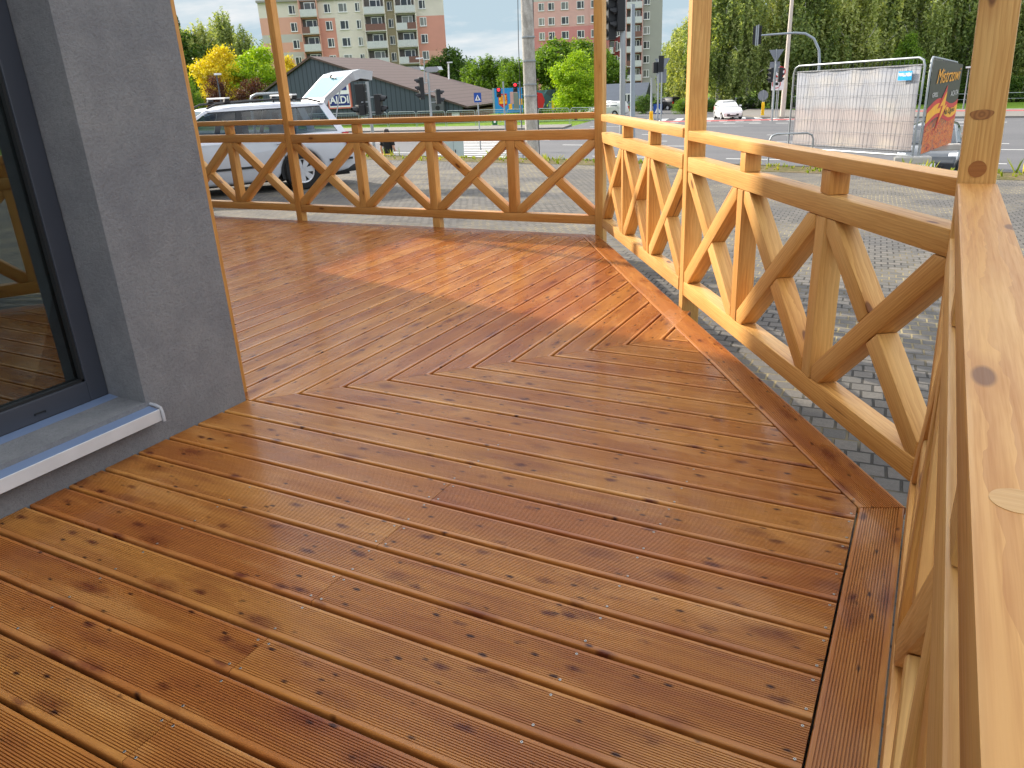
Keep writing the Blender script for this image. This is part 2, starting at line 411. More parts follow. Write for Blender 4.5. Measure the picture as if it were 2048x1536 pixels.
# the right post leans a little: its face looks towards the viewer
lean = Matrix.Rotation(R(2.0), 4, 'Y')
MP = frame((.098, 2.376, 0), (1, 0, 0), ZUP, (0, -1, 0))
Tl = Matrix.Translation((0, 0, 1.03)) @ Matrix.Rotation(R(-2.0), 4, 'Y') @ Matrix.Translation((0, 0, -1.03))
rp = post('tall plugged post at the end of the near handrail, knot halfway up', Tl @ MP, .088, .10, -.26, 2.7, plugs=((-.002, 1.062, 'f'),))
# ring-shaped branch knot on the right post and the plug on the near handrail
kn = NT('branch_knot'); oc = kn.coord('Object'); rr = kn.n('TexWave', {'wave_type': 'RINGS', 'rings_direction': 'Z'}, Scale=30., Distortion=3., Detail=2.); kn.set(rr.inputs['Vector'], oc)
kn.bsdf(Base_Color=kn.mix(rr.outputs[1], rgb(166, 112, 56), rgb(138, 88, 42)), Roughness=.45)
m = MB(); 
pts = [(.026*math.cos(a)*(1+.12*math.sin(3*a)), .0135*math.sin(a)*(1+.1*math.cos(2*a))) for a in np.linspace(0, 2*math.pi, 28, endpoint=False)]
m.prism(pts, .0002, .0012, 'z'); k_ = m.build('branch_knot', kn.m, rp); k_.matrix_local = Matrix.Translation(rp.location).inverted() @ Tl @ MP @ Matrix.Translation((-.008, 1.196, 0))
hr = [o for o in bpy.data.objects if o.name.startswith('wooden_railing')][-1]
m = MB(); m.disc((0, 0, 0), (0, 0, 1), .019, 24, .0008); pg = m.build('wood_plug', PLUGL, hr); pg.location = Vector((.086, .600, 1.0296)) - hr.location
# timber board on the corner of the house
ct = empty('corner_timber', (-2.845, 2.36, 0), label='narrow orange timber upright fixed along the corner of the grey house', cat='timber')
timber('upright', ct, rect(-.045, .045, -.1, 4.2), .084, frame((0, .045, 0), (-1, 0, 0), ZUP, (0, 1, 0)), (0, 1))

# ------------------------------------------------------------ grey house with window
WX = -2.72
t = NT('grey_render'); oc = t.coord(); g1 = t.noise(oc, 320., 3, .7); g2 = t.noise(oc, 95., 4, .65); g3 = t.noise(oc, 1.7, 5, .6); g4 = t.noise(oc, 9., 3)
c = t.mix(t.ramp(g3, (.35, 0.), (.7, 1.)), rgb(123, 125, 128), rgb(138, 138, 138))
g5 = t.noise(t.mapping(oc, (1, 1, .6), (4, 2, 1)), 26., 4, .7, 1.5); c = t.mix(t.ramp(g5, (.45, 0.), (.7, .4)), c, rgb(140, 141, 143)); c = t.mix(t.ramp(g4, (.4, 0.), (.75, .45)), c, rgb(106, 106, 111))
c = t.mix(t.ramp(g2, (.3, .35), (.55, 0.)), c, rgb(92, 94, 98))
b = t.bsdf(Base_Color=c, Roughness=.92, Specular_IOR_Level=.2)
h = t.math('ADD', t.math('MULTIPLY', g1, .5), g2); t.set(b.inputs['Normal'], t.bump(h, .8, .008)); STUCCO = t.m
t = NT('window_pane'); lp = t.n('Fresnel', IOR=1.9); gl_ = t.n('BsdfGlossy', Color=(.86, .95, .95, 1), Roughness=.0); tr = t.n('BsdfTransparent', Color=(.45, .52, .52, 1))
fac = t.math('MULTIPLY_ADD', lp.outputs[0], .9, .07, True); ms = t.n('MixShader'); t.set(ms.inputs[0], fac); t.set(ms.inputs[1], tr); t.set(ms.inputs[2], gl_); t.t.links.new(ms.outputs[0], t.out.inputs[0]); PANE = t.m
ANTH = plain('anthracite_frame', rgb(58, 62, 71), .42, 0, .05)
SILL = plain('powder_coated_sill', rgb(112, 130, 160), .34, .1, .05, 3.); SILLW = plain('sill_edge_white', rgb(196, 196, 196), .45)
house = empty('grey_house', (-8, -1, 0), label='dark grey rendered house wall with a tall window at the left edge', cat='house')
HO = Matrix.Translation((8, 1, 0)); HH = 6.3
yw0, yw1, zw0, zw1 = -1.35, 1.815, .185, 2.35
m = MB(); m.M = HO
m.bx(WX-.30, WX, yw1, 2.316, -.3, HH); m.bx(WX-.30, WX, yw0, yw1, -.3, zw0); m.bx(WX-.30, WX, yw0, yw1, zw1, HH); m.bx(WX-.30, WX, -6, yw0, -.3, HH)
m.bx(-8.0, WX-.3, 2.016, 2.316, -.3, HH); m.bx(-8.3, -8.0, 2.016, 5.53, -.3, HH); m.bx(-14, -8.3, 5.23, 5.53, -.3, HH); m.bx(-14.3, -14, -6, 5.53, -.3, HH); m.bx(-14, WX, -6.3, -6, -.3, HH)  # left wing is unseen, added so its corner shades the near boards
m.build('wall', STUCCO, house, fix=False)
m = MB(); m.M = HO; m.bx(-14.4, WX+.02, -6.35, 2.33, HH, HH+.15); m.bx(-14.4, -7.95, 2.332, 5.6, HH, HH+.15); m.build('roof', plain('roof_felt', rgb(70, 70, 72), .9), house)
m = MB(); m.M = HO; m.bx(-7.9, WX-.30, -5.9, 2.0, -.02, .02); m.build('interior_floor', plain('interior_floor', rgb(120, 100, 84), .5), house)
m = MB(); m.M = HO; m.bx(-7.9, WX-.31, -5.9, 2.0, 2.75, 2.8); m.bx(-6.1, -6, -5.9, 2., .02, 2.75); m.build('interior_wall', plain('interior_plaster', rgb(150, 158, 156), .9), house)
XF = -2.95
fr = MB(); fr.M = HO
fw = .082
fr.bx(XF-.07, XF, yw1-fw, yw1-.002, zw0+.005, zw1); fr.bx(XF-.07, XF, yw0, yw1-fw, zw0+.005, zw0+fw+.01); fr.bx(XF-.07, XF, yw0, yw1-fw, zw1-fw, zw1); fr.bx(XF-.07, XF, yw0, yw0+fw, zw0+fw, zw1-fw)
win = fr.build('window', ANTH, house, bevel=.004)
m = MB(); m.M = HO; m.bx(XF-.035, XF-.031, yw0+fw, yw1-fw, zw0+fw+.01, zw1-fw); m.build('glass', PANE, win)
m = MB(); m.M = HO
for (a, b_, c_, d) in ((yw1-fw-.012, yw1-fw, zw0+fw, zw1-fw), (yw0+fw, yw1-fw, zw0+fw+.008, zw0+fw+.02)): m.bx(XF-.03, XF-.008, a, b_, c_, d)
m.build('gasket', plain('black_rubber', rgb(22, 24, 26), .6), win)
m = MB(); m.M = HO; m.bx(XF-.0, XF+.004, 1.50, 1.545, .222, .226); m.bx(XF, XF+.004, 1.50, 1.504, .218, .224); m.bx(XF, XF+.004, 1.541, 1.545, .218, .224); m.build('drain_slot', plain('black_rubber', rgb(22, 24, 26), .6), win)
m = MB(); m.M = HO
m.prism([(XF+.002, .186), (XF+.002, .191), (-2.664, .160), (-2.664, .155)], yw0+.01, yw1+.012, 'y')
sl = m.build('window_sill', SILL, house)
m = MB(); m.M = HO; m.prism([(-2.672, .1545), (-2.6625, .1615), (-2.660, .160), (-2.660, .112), (-2.664, .112), (-2.6640, .1545)], yw0+.01, yw1+.012, 'y'); m.build('front_edge', SILLW, sl)
m = MB(); m.M = HO; m.tube([(WX-.10, yw1+.017, .176), (-2.69, yw1+.019, .172), (-2.662, yw1+.019, .165), (-2.654, yw1+.018, .150), (-2.653, yw1+.018, .108)], .0065, 8); m.build('end_cap', plain('grey_cap', rgb(168, 170, 174), .5), sl, smooth=True)
# unseen slab on legs added at far left to shade the left boards
cn = empty('canopy', (-12.4, 5.6, 0), label='flat timber canopy over the hidden left end of the terrace', cat='canopy')
m = MB(); m.bx(-3.4, 3.15, -.05, 2.15, 2.42, 2.5); m.bx(2.9, 3.0, 1.95, 2.05, -.3, 2.42); m.bx(-3.3, -3.2, 1.95, 2.05, -.3, 2.42); m.build('blocker_panel', plain('blocker_wood', rgb(150, 110, 70), .7), cn)
# ------------------------------------------------------------ ground, road, light
SUN_EL, SUN_DIR = R(26), Vector((.968, -.25, 0)).normalized()     # horizontal travel direction of the light
t = NT('concrete_pavers'); oc = t.coord(); mp = t.mapping(oc, (1, 1, 1), (0, 0, 0), (0, 0, R(-4)))
wob = t.n('TexNoise', Scale=3.5, Detail=2.); t.set(wob.inputs['Vector'], oc)
wv = t.n('VectorMath', {'operation': 'MULTIPLY_ADD'}); t.set(wv.inputs[0], wob.outputs['Color']); wv.inputs[1].default_value = (.016, .016, 0); t.set(wv.inputs[2], mp)
bk = t.n('TexBrick', {'offset': .5}, Scale=1., Mortar_Size=.007, Mortar_Smooth=.35, Bias=0., Brick_Width=.102, Row_Height=.102, Color1=(.35, .35, .35, 1), Color2=(.65, .65, .65, 1), Mortar=(0, 0, 0, 1)); t.set(bk.inputs['Vector'], wv)
n1 = t.noise(oc, 60., 4, .7); n2 = t.noise(oc, .8, 4); n3 = t.noise(oc, 240., 2)
c = t.mix(t.ramp(bk.outputs[0], (.35, 0.), (.65, 1.)), rgb(94, 92, 88), rgb(119, 114, 106))
c = t.mix(t.ramp(n2, (.35, 0.), (.7, .6)), c, rgb(88, 88, 90)); c = t.mix(t.ramp(n1, (.35, .35), (.6, 0.)), c, rgb(80, 77, 74)); c = t.mix(t.ramp(n3, (.62, 0.), (.8, .35)), c, rgb(164, 160, 152))
n4 = t.noise(oc, 1.4, 3)
jc = t.mix(t.ramp(n4, (.45, 0.), (.62, 1.)), rgb(46, 44, 40), rgb(158, 144, 106))
c = t.mix(t.math('MULTIPLY', bk.outputs[1], .8), c, jc)
b = t.bsdf(Base_Color=c, Roughness=.9, Specular_IOR_Level=.25)
h = t.math('ADD', t.math('MULTIPLY', t.math('SUBTRACT', 1., bk.outputs[1]), 1.), t.math('MULTIPLY', n1, .45)); t.set(b.inputs['Normal'], t.bump(h, .8, .008)); PAVER = t.m
def asphalt(name, a, bb):
    t = NT(name); oc = t.coord(); n1 = t.noise(oc, 45., 4, .7); n2 = t.noise(t.mapping(oc, (.12, .5, 1)), 1., 4)
    c = t.mix(t.ramp(n2, (.3, 0.), (.7, 1.)), a, bb); c = t.mix(t.ramp(n1, (.4, .0), (.75, .4)), c, rgb(122, 120, 118))
    b = t.bsdf(Base_Color=c, Roughness=.82); t.set(b.inputs['Normal'], t.bump(n1, .4, .01)); return t.m
ASPH = asphalt('asphalt', rgb(76, 77, 80), rgb(88, 88, 91))
def soil(name, *cols):
    t = NT(name); oc = t.coord(); n1 = t.noise(oc, 1.8, 5, .65); n2 = t.noise(oc, 14., 4, .7)
    c = t.ramp(n1, *[(.3+.4*i/(len(cols)-1), cc) for i, cc in enumerate(cols)]); c = t.mix(t.ramp(n2, (.35, .6), (.7, 0.)), c, cols[0])
    b = t.bsdf(Base_Color=c, Roughness=.95, Specular_IOR_Level=.1); t.set(b.inputs['Normal'], t.bump(n2, .8, .05)); return t.m
GRASS = soil('grass_turf', rgb(70, 96, 28), rgb(112, 142, 44), rgb(140, 164, 62))
VERGE = soil('dry_verge', rgb(78, 68, 50), rgb(136, 122, 92), rgb(96, 96, 54), rgb(150, 138, 106))
PAVE = plain('pavement_concrete', rgb(118, 114, 108), .9, 0, .12, 1.5, .3)
KERB = plain('kerb_concrete', rgb(176, 174, 168), .85, 0, .1, 3., .3); KERBD = plain('dark_kerb', rgb(70, 66, 62), .9)
WHITE = plain('road_marking_white', rgb(206, 206, 202), .7, 0, .08, 3.); RED = plain('cycle_red', rgb(164, 74, 72), .85, 0, .1, 2.)

def sheet(name, poly, zf, mat, dz=0., kind='structure', parent=None, thick=0., n=1):
    m = MB(); bm = bmesh.new(); vs = [bm.verts.new((x, y, 0)) for x, y in poly]; f = bm.faces.new(vs); bm.normal_update()
    if f.normal.z < 0: f.normal_flip()
    if n > 1: bmesh.ops.subdivide_edges(bm, edges=bm.edges[:], cuts=n, use_grid_fill=True)
    if thick:
        ex = bmesh.ops.extrude_face_region(bm, geom=bm.faces[:])
        for g in ex['geom']:
            if isinstance(g, bmesh.types.BMVert): g.co.z = 1
    for v in bm.verts: v.co.z = zf(v.co.x, v.co.y) + dz + (thick if v.co.z > .5 else 0)
    bmesh.ops.recalc_face_normals(bm, faces=bm.faces)
    me = bpy.data.meshes.new(name); bm.to_mesh(me); bm.free(); me.materials.append(mat)
    o = bpy.data.objects.new(name, me); COL.objects.link(o)
    if parent: o.parent = parent
    if kind: o['kind'] = kind
    return o
# lot edge, measured in plan
EDGE = [(-60, 20.6), (-30, 19.4), (-16.3, 18.35), (-13.7, 17.95), (-7.4, 17.5), (-5.3, 17.15), (-3.1, 16.75), (.1, 16.2), (1.2, 16.1), (8, 15.2), (40, 12)]
def lot_mesh(name, back, front, mat, dz=0, zf=None):
    m = MB(); n = len(front); rows = []
    for k in range(9):
        q = k/8
        rows.append([m.vert((bx_+(fx-bx_)*q, by+(fy-by)*q, (zf or lotz)(bx_+(fx-bx_)*q, by+(fy-by)*q)+dz)) for (bx_, by), (fx, fy) in zip(back, front)])
    for a, b_ in zip(rows, rows[1:]):
        for i in range(n-1): m.face((a[i], a[i+1], b_[i+1], b_[i]))
    o = m.build(name, mat); o['kind'] = 'structure'; return o
lot_mesh('paved_lot', [(x, -30) for x, y in EDGE], [(x, y-1.3) for x, y in EDGE], PAVER)
lot_mesh('verge', [(x, y-1.3) for x, y in EDGE], EDGE, VERGE, .004)
TOE = [(x, y+1.6) for x, y in EDGE]
m = MB()
for (a, b_), (c_, d_) in zip(zip(EDGE, TOE), list(zip(EDGE, TOE))[1:]):
    za, zb, zc, zd = lotz(*a), roadz(*b_), lotz(*c_), roadz(*d_)
    m.quad((a[0], a[1], za-.01), (c_[0], c_[1], zc-.01), (d_[0], d_[1], zd), (b_[0], b_[1], zb))
o = m.build('embankment', VERGE); o['kind'] = 'structure'
m = MB()
for a, c_ in zip(EDGE, EDGE[1:]):
    d = Vector((c_[0]-a[0], c_[1]-a[1], 0)).normalized(); nn = Vector((-d.y, d.x, 0))*.12
    za, zc = lotz(*a)-.16, lotz(*c_)-.16
    for h0, h1, q in ((0, .17, 0),):
        A_, B_ = Vector((a[0], a[1], za)), Vector((c_[0], c_[1], zc)); up = Vector((0, 0, h1))
        m.quad(A_, B_, B_+up, A_+up); m.quad(A_+up, B_+up, B_+up+nn, A_+up+nn); m.quad(A_+nn, B_+nn, B_+nn+up, A_+nn+up)
o = m.build('lot_kerb', KERBD); o['kind'] = 'structure'
# wide terrain to the horizon, road on it
def farz(x, y): return roadz(x, min(y, 170)) - .05
sheet('terrain', [(-900, 15), (900, 15), (900, 1400), (-900, 1400)], lambda x, y: roadz(max(min(x, 60), -60), max(20, min(y, 170)))-.10, GRASS, n=40)
FK = [(-120, 40), (-60, 46.5), (-33, 51.8), (-24.6, 54.0)]           # far kerb, left part
SR = [(-27.5, 66), (-36, 100), (-52, 170)]                           # side road, left edge
SL = [(-28, 170), (-20.5, 100), (-17.2, 76.5), (-13.5, 69.5), (-8.3, 67.2)]
FKR = [(2.3, 65.8), (60, 58)]
road = sheet('road', [(60, 10.5), (60, 58)][1:] + [(2.3, 65.8), (-8.3, 67.2), (-13.5, 69.5), (-17.2, 76.5), (-20.5, 100), (-28, 170), (-52, 170), (-36, 100), (-27.5, 66), (-24.6, 54.0), (-33, 51.8), (-60, 46.5), (-120, 40), (-120, 20), (-30, 20.5), (-13.7, 19.2), (-7.4, 18.8), (1, 17.4), (60, 12.5)], roadz, ASPH)
# far left pavement with kerb, then grass; right corner pavement
sheet('pavement', FK + [(-26.0, 58.8), (-35, 57.0), (-62, 51.5), (-120, 45)], roadz, PAVE, -.05, thick=.16)
sheet('pavement', [(60, 58), (2.3, 65.8), (-8.3, 67.2), (-13.5, 69.5), (-17.2, 76.5), (-19.2, 92), (-17, 92), (-13, 84.5), (4, 80.5), (60, 72)], roadz, PAVE, -.05, thick=.16)
sheet('cycle_path', [(60, 66.2), (60, 68.4), (3, 77.6), (-6, 79), (-6, 76.6), (3, 75.2)], roadz, RED, .114)
sheet('grass_bank', [(60, 72.05), (4, 80.55), (-13, 84.55), (-17, 92.05), (-24, 150), (60, 150)], roadz, GRASS, .06)
# crossing: red strip, white dashes, zebra bars
ca, cb = Vector((-23.2, 62.2, 0)), Vector((-7.9, 65.8, 0)); cu = (cb-ca).normalized(); cw = Vector((-cu.y, cu.x, 0)); L_ = (cb-ca).length
def strip(m, p, u, w, l, h, dz=.004):
    q = [p-u*l/2-w*h/2, p+u*l/2-w*h/2, p+u*l/2+w*h/2, p-u*l/2+w*h/2]; m.quad(*[(v.x, v.y, roadz(v.x, v.y)+dz) for v in q])
m = MB(); strip(m, (ca+cb)/2+cw*1.2, cu, cw, L_, 2.0); o = m.build('red_cycle_crossing', RED); o['kind'] = 'structure'
m = MB(); 
for k in range(int(L_/1.25)):
    for off in (-.3, 2.6): strip(m, ca+cu*(.6+1.25*k)+cw*off, cu, cw, .62, .5)
for k in range(int(L_/1.3)): strip(m, ca+cu*(.5+1.3*k)+cw*5.2, cu, cw, .6, 4.2)
# near zebra: bars seen across the road at the left
z0_, zu = Vector((-22.0, 36.4, 0)), Vector((.99, .05, 0)).normalized(); zw = Vector((-zu.y, zu.x, 0))
for k in range(10): strip(m, Vector((-18.6-k*.52, 31.0+k*1.06, 0)), zu, Vector((0, 1, 0)), 4.2, .42)
# lane lines
for (px_, py_, l, w, rng_) in ((2.2, 63.3, 4, .18, range(-1, 6)), (2.1, 60.2, 4, .18, range(-2, 6)), (1.97, 55.6, 4, .16, range(-3, 6)), (1.7, 46.1, 4, .16, range(-4, 6)), (1.55, 40.6, 4, .15, range(-5, 6)), (-5.2, 37.7, 2.6, .14, range(-6, 3)), (-4.5, 31.5, 3.2, .14, range(-5, 3))):
    u = Vector((.99, -.06, 0)).normalized(); w_ = Vector((-u.y, u.x, 0))
    for k in rng_: strip(m, Vector((px_, py_, 0))+u*(k*(l*1.9)+random.uniform(-.3, .3)-1), u, w_, l, w*1.25)
for k in range(14): strip(m, Vector((-14.+k*1.9, 60.5-.12*k, 0)), Vector((.99, -.06, 0)), Vector((.06, .99, 0)), .9, .35)
o = m.build('road_markings', WHITE); o['kind'] = 'structure'

# ------------------------------------------------------------ sky and sun
w = bpy.data.worlds.new('World'); scene.world = w; w.use_nodes = True; nt = w.node_tree; nt.nodes.clear()
def wn(t_, **k):
    nd = nt.nodes.new('ShaderNode'+t_)
    for a, v in k.items(): setattr(nd, a, v)
    return nd
sky = wn('TexSky', sky_type='NISHITA', sun_disc=False, sun_elevation=SUN_EL, altitude=200, air_density=1.0, dust_density=1.6, ozone_density=1.2)
sd = -SUN_DIR; sky.sun_rotation = math.atan2(sd.x, sd.y)
tc = wn('TexCoord'); mp = wn('Mapping'); mp.inputs['Scale'].default_value = (1.6, 1.6, 5.5); nt.links.new(tc.outputs['Generated'], mp.inputs[0])
nz = wn('TexNoise'); nz.inputs['Scale'].default_value = 2.6; nz.inputs['Detail'].default_value = 7; nz.inputs['Roughness'].default_value = .58; nz.inputs['Distortion'].default_value = .3; nt.links.new(mp.outputs[0], nz.inputs['Vector'])
rp_ = wn('ValToRGB'); e = rp_.color_ramp.elements; e[0].position = .44; e[0].color = (.02, .02, .02, 1); e[1].position = .58; e[1].color = (.95, .95, .95, 1); nt.links.new(nz.outputs[0], rp_.inputs[0])
def wmix(f, a, b):
    n_ = wn('Mix', data_type='RGBA')
    for k, v in ((0, f), (6, a), (7, b)):
        if isinstance(v, bpy.types.NodeSocket): nt.links.new(v, n_.inputs[k])
        else: n_.inputs[k].default_value = v
    return n_.outputs[2]
CLOUD = 12.
low = wmix(rp_.outputs[0], (1.95, 2.5, 2.85, 1), (3.3, 3.4, 3.45, 1))          # pale air and thin cloud near the horizon
high = wmix(rp_.outputs[0], sky.outputs[0], (CLOUD, CLOUD*.99, CLOUD*.97, 1))        # brighter cloud overhead
sz = wn('SeparateXYZ'); nt.links.new(tc.outputs['Generated'], sz.inputs[0]); mr = wn('MapRange', interpolation_type='SMOOTHSTEP'); mr.inputs[1].default_value = .16; mr.inputs[2].default_value = .42; nt.links.new(sz.outputs[2], mr.inputs[0])
bg = wn('Background'); bg.inputs[1].default_value = .15; nt.links.new(wmix(mr.outputs[0], low, high), bg.inputs[0]); ow = wn('OutputWorld'); nt.links.new(bg.outputs[0], ow.inputs[0])
sun = bpy.data.lights.new('sun', 'SUN'); sun.energy = 4.6; sun.angle = R(1.); sun.color = (1., .90, .76)
so = bpy.data.objects.new('sun', sun); COL.objects.link(so)
ld = Vector((SUN_DIR.x*math.cos(SUN_EL), SUN_DIR.y*math.cos(SUN_EL), -math.sin(SUN_EL)))
so.rotation_euler = ld.to_track_quat('-Z', 'Y').to_euler(); so.location = (-20, 10, 20)
scene.view_settings.view_transform = 'Standard'; scene.view_settings.look = 'None'; scene.view_settings.exposure = .85
scene.cycles.max_bounces = 8; scene.cycles.transparent_max_bounces = 24; scene.cycles.sample_clamp_indirect = 6.
# ------------------------------------------------------------ foliage
def leaf_mat(name, c0, c1, c2):
    t = NT(name); g = t.n('NewGeometry').outputs['Random Per Island']; oc = t.coord()
    n = t.noise(oc, .55, 3); f = t.math('ADD', t.math('MULTIPLY', g, .55), t.math('MULTIPLY', n, .5))
    c = t.ramp(f, (.2, c0), (.5, c1), (.85, c2))
    d = t.n('BsdfPrincipled', Base_Color=c, Roughness=.55, Specular_IOR_Level=.35); tr = t.n('BsdfTranslucent'); t.set(tr.inputs[0], t.mix(1., c, rgb(255, 250, 150), 'MULTIPLY'))
    ms = t.n('MixShader'); t.set(ms.inputs[0], .46); t.set(ms.inputs[1], d); t.set(ms.inputs[2], tr); t.t.links.new(ms.outputs[0], t.out.inputs[0]); return t.m
LEAF = dict(
    birch=leaf_mat('birch_leaves', rgb(96, 114, 62), rgb(146, 162, 96), rgb(194, 202, 138)),
    birch2=leaf_mat('birch_leaves_yellowish', rgb(112, 128, 66), rgb(166, 178, 106), rgb(208, 212, 146)), birch3=leaf_mat('birch_leaves_deep', rgb(80, 100, 54), rgb(126, 146, 84), rgb(176, 188, 120)),
    dark=leaf_mat('dark_leaves', rgb(40, 62, 24), rgb(76, 108, 42), rgb(112, 142, 60)),
    mid=leaf_mat('mid_leaves', rgb(60, 88, 26), rgb(102, 138, 42), rgb(146, 176, 64)),
    lime=leaf_mat('lime_leaves', rgb(96, 130, 22), rgb(146, 182, 34), rgb(188, 212, 64)),
    yellow=leaf_mat('yellow_leaves', rgb(176, 156, 20), rgb(214, 194, 34), rgb(236, 222, 84)),
    purple=leaf_mat('purple_leaves', rgb(46, 26, 26), rgb(78, 46, 42), rgb(120, 82, 66)),
    spruce=leaf_mat('conifer_needles', rgb(38, 62, 40), rgb(66, 94, 62), rgb(104, 130, 92)),
    weed=leaf_mat('weed_leaves', rgb(90, 116, 30), rgb(142, 160, 54), rgb(190, 184, 90)))
BARK = plain('grey_bark', rgb(98, 88, 76), .9, 0, .25, 4.)
t = NT('birch_bark'); oc = t.coord(); n1 = t.noise(t.mapping(oc, (3, 3, 14)), 1., 4, .7); t.bsdf(Base_Color=t.ramp(n1, (.42, rgb(64, 58, 54)), (.52, rgb(206, 202, 194))), Roughness=.8); BBARK = t.m
def leaves(pts, size, droop=0., nrm=None, flat=.35):
    """one small quad per point"""
    n = len(pts); a = rng.normal(size=(n, 3)); a[:, 2] = a[:, 2]*(1-droop) - droop*1.2; a /= np.linalg.norm(a, axis=1)[:, None]
    b = rng.normal(size=(n, 3)); b -= a*(a*b).sum(1)[:, None]; b /= np.linalg.norm(b, axis=1)[:, None]
    s = size*rng.uniform(.6, 1.35, n)[:, None]; a *= s; b *= s*rng.uniform(.35, .62, n)[:, None]
    return np.stack([pts-a*.5, pts+b*.5-a*.05, pts+a*.5, pts-b*.5-a*.05], 1).reshape(-1, 3)
def leaf_mesh(name, quads):
    me = bpy.data.meshes.new(name); n = len(quads); me.vertices.add(n); me.vertices.foreach_set('co', quads.astype(np.float32).ravel())
    me.loops.add(n); me.loops.foreach_set('vertex_index', np.arange(n, dtype=np.int32)); me.polygons.add(n//4)
    me.polygons.foreach_set('loop_start', np.arange(0, n, 4, dtype=np.int32)); me.update(calc_edges=True); me.materials.append(LEAF['mid']); return me
def clumps(blobs, nper, rad):
    out = []
    for (x, y, z, rx, ry, rz, n) in blobs:
        d = rng.normal(size=(n, 3)); d /= np.linalg.norm(d, axis=1)[:, None]; r = rng.uniform(.35, 1., n)**.5
        cs = np.array([x, y, z]) + d*np.array([rx, ry, rz])*r[:, None]
        for c in cs:
            k = int(nper*rng.uniform(.5, 1.4)); p = rng.normal(size=(k, 3)); out.append(c + p*rad*rng.uniform(.5, 1.2)*np.array([1, 1, .7]))
    return np.concatenate(out)
PROTO = {}
def proto(kind, k):
    key = (kind, k)
    if key in PROTO: return PROTO[key]
    tb = MB(); H = 10.
    if kind == 'round':
        bl = [(0, 0, 6.2, 2.9, 2.9, 2.8, 80)] + [(2.3*math.cos(a+k), 2.3*math.sin(a+k), rng.uniform(2.2, 7.2), 1.8, 1.8, 1.7, 34) for a in np.linspace(0, 6.28, 10)[:-1]] + [(rng.uniform(-.8, .8), rng.uniform(-.8, .8), 8.6, 1.3, 1.3, 1.2, 24)]
        P = clumps(bl, 52, .46); q = leaves(P, .36)
        tb.tube([(0, 0, -.3), (.1, 0, 2.2), (0, .1, 5), (0, 0, 8)], [.26, .2, .13, .04], 8)
        for a in np.linspace(0, 6.28, 6)[:-1]: tb.tube([(0, 0, 2.4), (1.2*math.cos(a+k), 1.2*math.sin(a+k), 4.2), (2.3*math.cos(a+k), 2.3*math.sin(a+k), 5.6)], [.12, .07, .02], 6)
    elif kind == 'shrub':
        bl = [(rng.uniform(-2.6, 2.6), rng.uniform(-2.2, 2.2), rng.uniform(1.2, 6.5), 2.4, 2.2, 2.2, 30) for _ in range(9)]
        P = clumps(bl, 40, .5); P = P[P[:, 2] > 0]; q = leaves(P, .34)
        for a in np.linspace(0, 6.28, 6)[:-1]: tb.tube([(.3*math.cos(a), .3*math.sin(a), -.3), (1.2*math.cos(a), 1.2*math.sin(a), 3), (2*math.cos(a), 2*math.sin(a), 6)], [.12, .08, .02], 6)
    elif kind == 'cone':
        P = []
        for z in np.arange(1.0, 10., .16):
            r = (10.1-z)*.27+.06; m_ = int(5+r*11)
            for a in rng.uniform(0, 6.28, m_):
                L = r*rng.uniform(.55, 1.15); s_ = rng.uniform(.15, 1, 13); P.append(np.stack([np.cos(a)*L*s_, np.sin(a)*L*s_, z-.35*s_*L+rng.normal(0, .05, 13)], 1)+rng.normal(0, .06, (13, 3)))
        q = leaves(np.concatenate(P), .24); tb.tube([(0, 0, -.3), (0, 0, 5), (0, 0, 9.8)], [.2, .11, .02], 8)
    else:                                        # weeping birch: limbs with hanging strands
        P = []; 
        tops = []
        for i in range(54):
            a = rng.uniform(0, 6.28); z = rng.uniform(2.6, 9.3); L = (2.5 if z < 7 else 2.5*(10.4-z)/3.4)*rng.uniform(.45, 1.1)
            e = np.array([math.cos(a)*L, math.sin(a)*L, z+rng.uniform(.1, .9)]); s0 = np.array([0, 0, max(1.6, z-1.6)])
            if i % 3 == 0: tb.tube([tuple(s0), tuple((s0+e)/2+np.array([0, 0, .25])), tuple(e)], [.06, .035, .012], 5)
            for j in range(11):
                f = rng.uniform(.3, 1.05); b0 = s0+(e-s0)*f+np.array([0, 0, .25*math.sin(f*3)])+rng.normal(0, .28, 3); ln = rng.uniform(.7, 2.6); nn = int(ln*21)
                tt = np.linspace(0, 1, nn); sw = rng.normal(0, .12, 2)
                pp = np.stack([b0[0]+sw[0]*tt+rng.normal(0, .07, nn), b0[1]+sw[1]*tt+rng.normal(0, .07, nn), b0[2]-ln*tt], 1); P.append(pp)
        P = np.concatenate(P); P = P[P[:, 2] > .25]; q = leaves(P, .235, .55)
        w_ = rng.uniform(-.3, .3, 4); tb.tube([(0, 0, -.3), (w_[0]*.4, w_[1]*.4, 3), (w_[0], w_[1], 6), (w_[2], w_[3], 9.4)], [.21, .16, .11, .03], 8)
    ml = leaf_mesh(kind+'_crown', q)
    me_t = bpy.data.meshes.new(kind+'_trunk'); me_t.from_pydata(tb.v, [], tb.f); me_t.materials.append(BBARK if kind == 'birch' else BARK); me_t.polygons.foreach_set('use_smooth', [True]*len(me_t.polygons))
    PROTO[key] = (ml, me_t); return PROTO[key]
